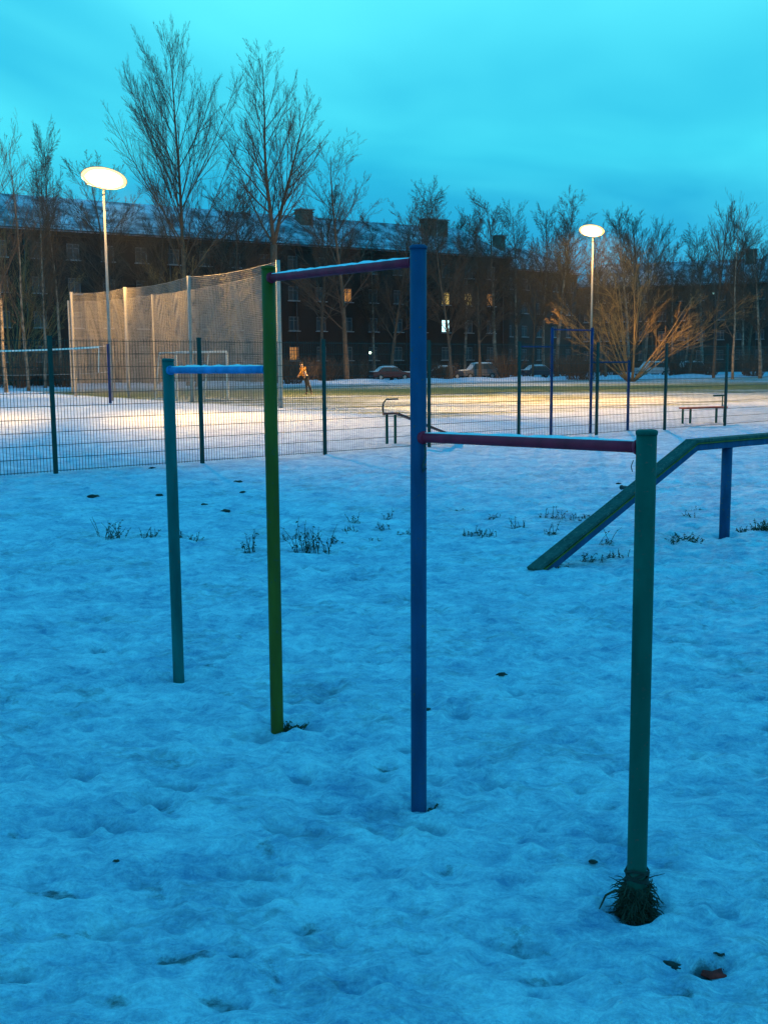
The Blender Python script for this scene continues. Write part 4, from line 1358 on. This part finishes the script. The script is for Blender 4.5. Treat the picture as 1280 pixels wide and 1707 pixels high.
# ------------------------------------------------------------------ dead weeds, tufts and litter in the snow
def weed(px, py, h, n, label, m='weed', lean=.16, name='dry_weed', rad0=.0035, spread=.10, grp='dead weeds poking through the snow'):
    g = G(px, py); rn = random.Random(int(px * 7 + py)); b = MB()
    for i in range(int(n * 1.9)):
        a = rn.uniform(0, 6.283); q = spread * math.sqrt(rn.random())
        p = Vector((q * math.cos(a), q * math.sin(a), -.03)); hh = h * (.25 + .85 * rn.random() ** 1.6)
        dr = Vector((rn.gauss(0, lean), rn.gauss(0, lean), 1)).normalized(); pts = [p]
        for s in range(4):
            dr = (dr + Vector((rn.gauss(0, .16), rn.gauss(0, .16), -.04 * s))).normalized(); pts.append(pts[-1] + dr * hh / 4)
        b.tube(pts, [rad0 * 1.3, rad0 * 1.1, rad0, rad0 * .8, rad0 * .5], 4, cap=False)
        for s in range(rn.randint(2, 7)):       # shrivelled leaves and seed heads along the stalk
            k = rn.randint(1, 3); c = pts[k].lerp(pts[k + 1], rn.random()); l = rn.uniform(.010, .024) * (1 + h); a2 = rn.uniform(0, 6.28)
            v1 = Vector((math.cos(a2), math.sin(a2), rn.uniform(-.5, .9))).normalized(); v2 = v1.orthogonal().normalized() * l * .32
            b.add([c, c + v1 * l * .5 + v2, c + v1 * l + Vector((0, 0, -l * .3)), c + v1 * l * .5 - v2], [(0, 1, 2, 3)])
    o = b.build(name, M[m], None, (g.x, g.y, 0)); tag(o, label, 'plant', grp); o.scale = (.9, .9, .82)
    return o


wl = ['leftmost bushy dead weed clump in the snow', 'small tuft right of the leftmost weed clump', 'low tuft hard against the teal post on its right', 'tiny low tuft right of the teal post',
      'tiny tuft left of the teal post', 'thin dead stalks just left of the olive post', 'tiny sprig left of the thin stalks by the olive post', 'tallest dead weed clump just right of the olive post',
      'ragged clump touching the tallest weed on its right', 'upright dark weed second right of the olive post', 'low clump right of the upright dark weed', 'small tuft midway between olive and blue posts',
      'flat grassy tuft midway between olive and blue posts', 'loose tuft left of the blue post', 'single tall thin stalk left of the blue post', 'low tuft touching the blue post on its left',
      'flat tuft in front of the loose tuft by the blue post', 'broad low tuft right of the blue post', 'dark low tuft beside the broad tuft', 'small dark tuft halfway to the sloping beam', 'faint tuft behind the broad low tuft',
      'low weed behind the foot of the beam', 'taller weed behind the foot of the beam', 'low clump left of the beam middle', 'little tuft close to the beam middle', 'thin sprig left of the beam foot',
      'thin sprig under the sloping beam', 'tiny far tuft between green post and beam post', 'second tiny far tuft left of the beam post', 'flat tuft right of the beam foot', 'flat tuft farther right of the beam foot',
      'flat far tuft right of the blue post', 'tiny tuft just right of the olive post', 'far speck of tuft behind the olive post', 'far tuft behind the blue post on its left']
for (px, py, h, n), lb in zip(WEEDS, wl):
    weed(px, py, h, n, lb, spread=.04 + n * .009, rad0=.0027)
for px, py, h, n, lb, sp_ in [(1140, 900, .16, 60, 'bushy dark grass tussock left of the beam post', .17), (1245, 884, .10, 30, 'small grass tussock right of the beam post', .10), (1278, 884, .16, 40, 'grass tussock at the right edge of the view', .12),
                             (928, 944, .09, 40, 'dark grass mat under the foot of the beam', .14), (481, 1213, .09, 46, 'grass tuft against the foot of the olive post', .045), (709, 1340, .06, 40, 'dark grass tuft at the foot of the blue post', .05),
                             (1207, 893, .05, 26, 'grass ring around the beam post', .10)]:
    weed(px, py, h, n, lb, m='grass', lean=.7, name='grass_tussock', rad0=.0028, spread=sp_, grp='grass tussocks in the snow')
# tangle of roots and twine round the nearest post
rn = random.Random(77); b = MB(); p0 = POST[0]
for i in range(700):
    a = rn.uniform(0, 6.283); z = rn.uniform(0, .12) ** 1.0; r_ = .034 + rn.uniform(0, .025) * (1.1 - z / .13)
    p = Vector((math.cos(a) * r_, math.sin(a) * r_, z)); pts = [p]; a2 = a + rn.choice((-1, 1)) * rn.uniform(.3, 1.2); 
    dr = Vector((math.cos(a2), math.sin(a2), rn.uniform(-.5, .9))).normalized()
    Ls = rn.uniform(.012, .03) + .05 * rn.random() ** 4
    for s in range(4):
        dr = (dr + Vector((rn.gauss(0, .45), rn.gauss(0, .45), -.28 + rn.gauss(0, .25)))).normalized(); q = pts[-1] + dr * Ls / 4
        if q.xy.length < .031: q.xy = q.xy.normalized() * .031
        pts.append(q)
    b.tube(pts, [.0022, .0020, .0016, .0012, .0006], 4, cap=False)
for lp, s in (((-.04, 0, .085), -1),):
    p = Vector(lp)
    b.tube([p, p + Vector((s * .025, -.01, .018)), p + Vector((s * .055, -.02, .008)), p + Vector((s * .075, -.03, -.03))], [.004, .004, .0034, .002], 5, cap=False)
o = b.build('root_tangle', M['weed'], None, (p0.x, p0.y, -.005)); tag(o, 'dark tangle of dead roots and grass wrapped round the foot of the nearest green post', 'plant')
b = MB()
for k in range(4): b.tube([Vector((math.cos(t * .7) * (.032 + .003 * rn.random()), math.sin(t * .7) * (.032 + .003 * rn.random()), .096 + .008 * k + .009 * math.sin(t * 1.3 + k * 2))) for t in range(10)], [.003 + .003 * rn.random() for t in range(10)], 6)
o = b.build('twine_wrap', M['soil'], None, (p0.x, p0.y, 0)); tag(o, 'dark cord wound round the nearest green post above the roots', 'cord')


def clod(px, py, r_, label, m='soil', name='soil_clod', flat=.5, grp='clods lying on the snow'):
    g = G(px, py); rn = random.Random(int(px + py)); bm = bmesh.new(); bmesh.ops.create_icosphere(bm, subdivisions=2, radius=r_)
    for v_ in bm.verts:
        v_.co *= rn.uniform(.75, 1.25); v_.co.z *= flat; v_.co.x *= 1.4
    me_ = bpy.data.meshes.new(name); bm.to_mesh(me_); bm.free(); me_.materials.append(M[m])
    o = link_mesh(name, me_, None, (g.x, g.y, r_ * flat * .4), rn.uniform(-.4, .4)); tag(o, label, 'clod', grp)


for px, py, r_, lb in [(836, 1129, .020, 'small dark clod alone on the snow between blue and green posts'), (155, 829, .055, 'flat dark clod at the far left near the fence'), (396, 803, .045, 'dark clod near the fence right of the teal post'),
                       (254, 779, .04, 'dark clod close to the fence, left of the teal post'), (405, 820, .03, 'small clod in front of the one near the fence'), (376, 851, .04, 'flat clod between teal and olive posts'),
                       (340, 841, .03, 'tiny clod just right of the teal post'), (266, 828, .035, 'clod just left of the teal post'), (195, 1452, .008, 'speck of soil at the lower left'), (988, 1444, .010, 'speck of soil left of the nearest green post'),
                       (1032, 807, .03, 'little clod behind the peg of the beam'), (712, 1187, .012, 'short bit of soil just right of the blue post')]:
    clod(px, py, r_, lb)
# red-brown leaf litter at the lower right
for k, (px, py, s_, m, lb) in enumerate([(1118, 1602, .030, 'soil', 'dark curled leaf left of the red leaf'), (1168, 1612, .042, 'soil', 'dark wet leaf touching the red leaf'), (1193, 1606, .040, 'leaf', 'red-brown dead leaf lying on the snow, lower right'),
                                         (1200, 1593, .018, 'soil', 'tiny curled leaf above the red leaf'), (1127, 1613, .014, 'soil', 'crumb of leaf by the dark curled leaf')]):
    g = G(px, py); rn = random.Random(k); b = MB(); b.smooth = True
    n = 9
    top = [Vector((0, 0, .006))] + [Vector((math.cos(a * 6.283 / n) * s_ * rn.uniform(.6, 1.15), math.sin(a * 6.283 / n) * s_ * .7 * rn.uniform(.6, 1.1), rn.uniform(-.003, .014))) for a in range(n)]
    bot = [p - Vector((0, 0, .003)) for p in top]
    b.add(top + bot, [(0, 1 + a, 1 + (a + 1) % n) for a in range(n)] + [(n + 1, n + 2 + (a + 1) % n, n + 2 + a) for a in range(n)] + [(1 + a, n + 2 + a, n + 2 + (a + 1) % n, 1 + (a + 1) % n) for a in range(n)])
    o = b.build('dead_leaf', M[m], None, (g.x, g.y, .0)); tag(o, lb, 'leaf', 'dead leaves at the lower right')

# everything that stands close by is set on the snow's real height
bpy.context.view_layer.update()
dg = bpy.context.evaluated_depsgraph_get()
gd = ground
for o in [q for q in COL.objects if q.parent is None and q.name.split('.')[0] in ('dry_weed', 'grass_tussock', 'soil_clod', 'dead_leaf', 'root_tangle')]:
    ok, hit, nrm, _i = gd.ray_cast(Vector((o.location.x, o.location.y, 2)), Vector((0, 0, -1)))
    if ok: o.location.z += hit.z

import sys
print('TRIS', sum(len(m.loops) - 2 * len(m.polygons) for m in bpy.data.meshes), file=sys.stderr)
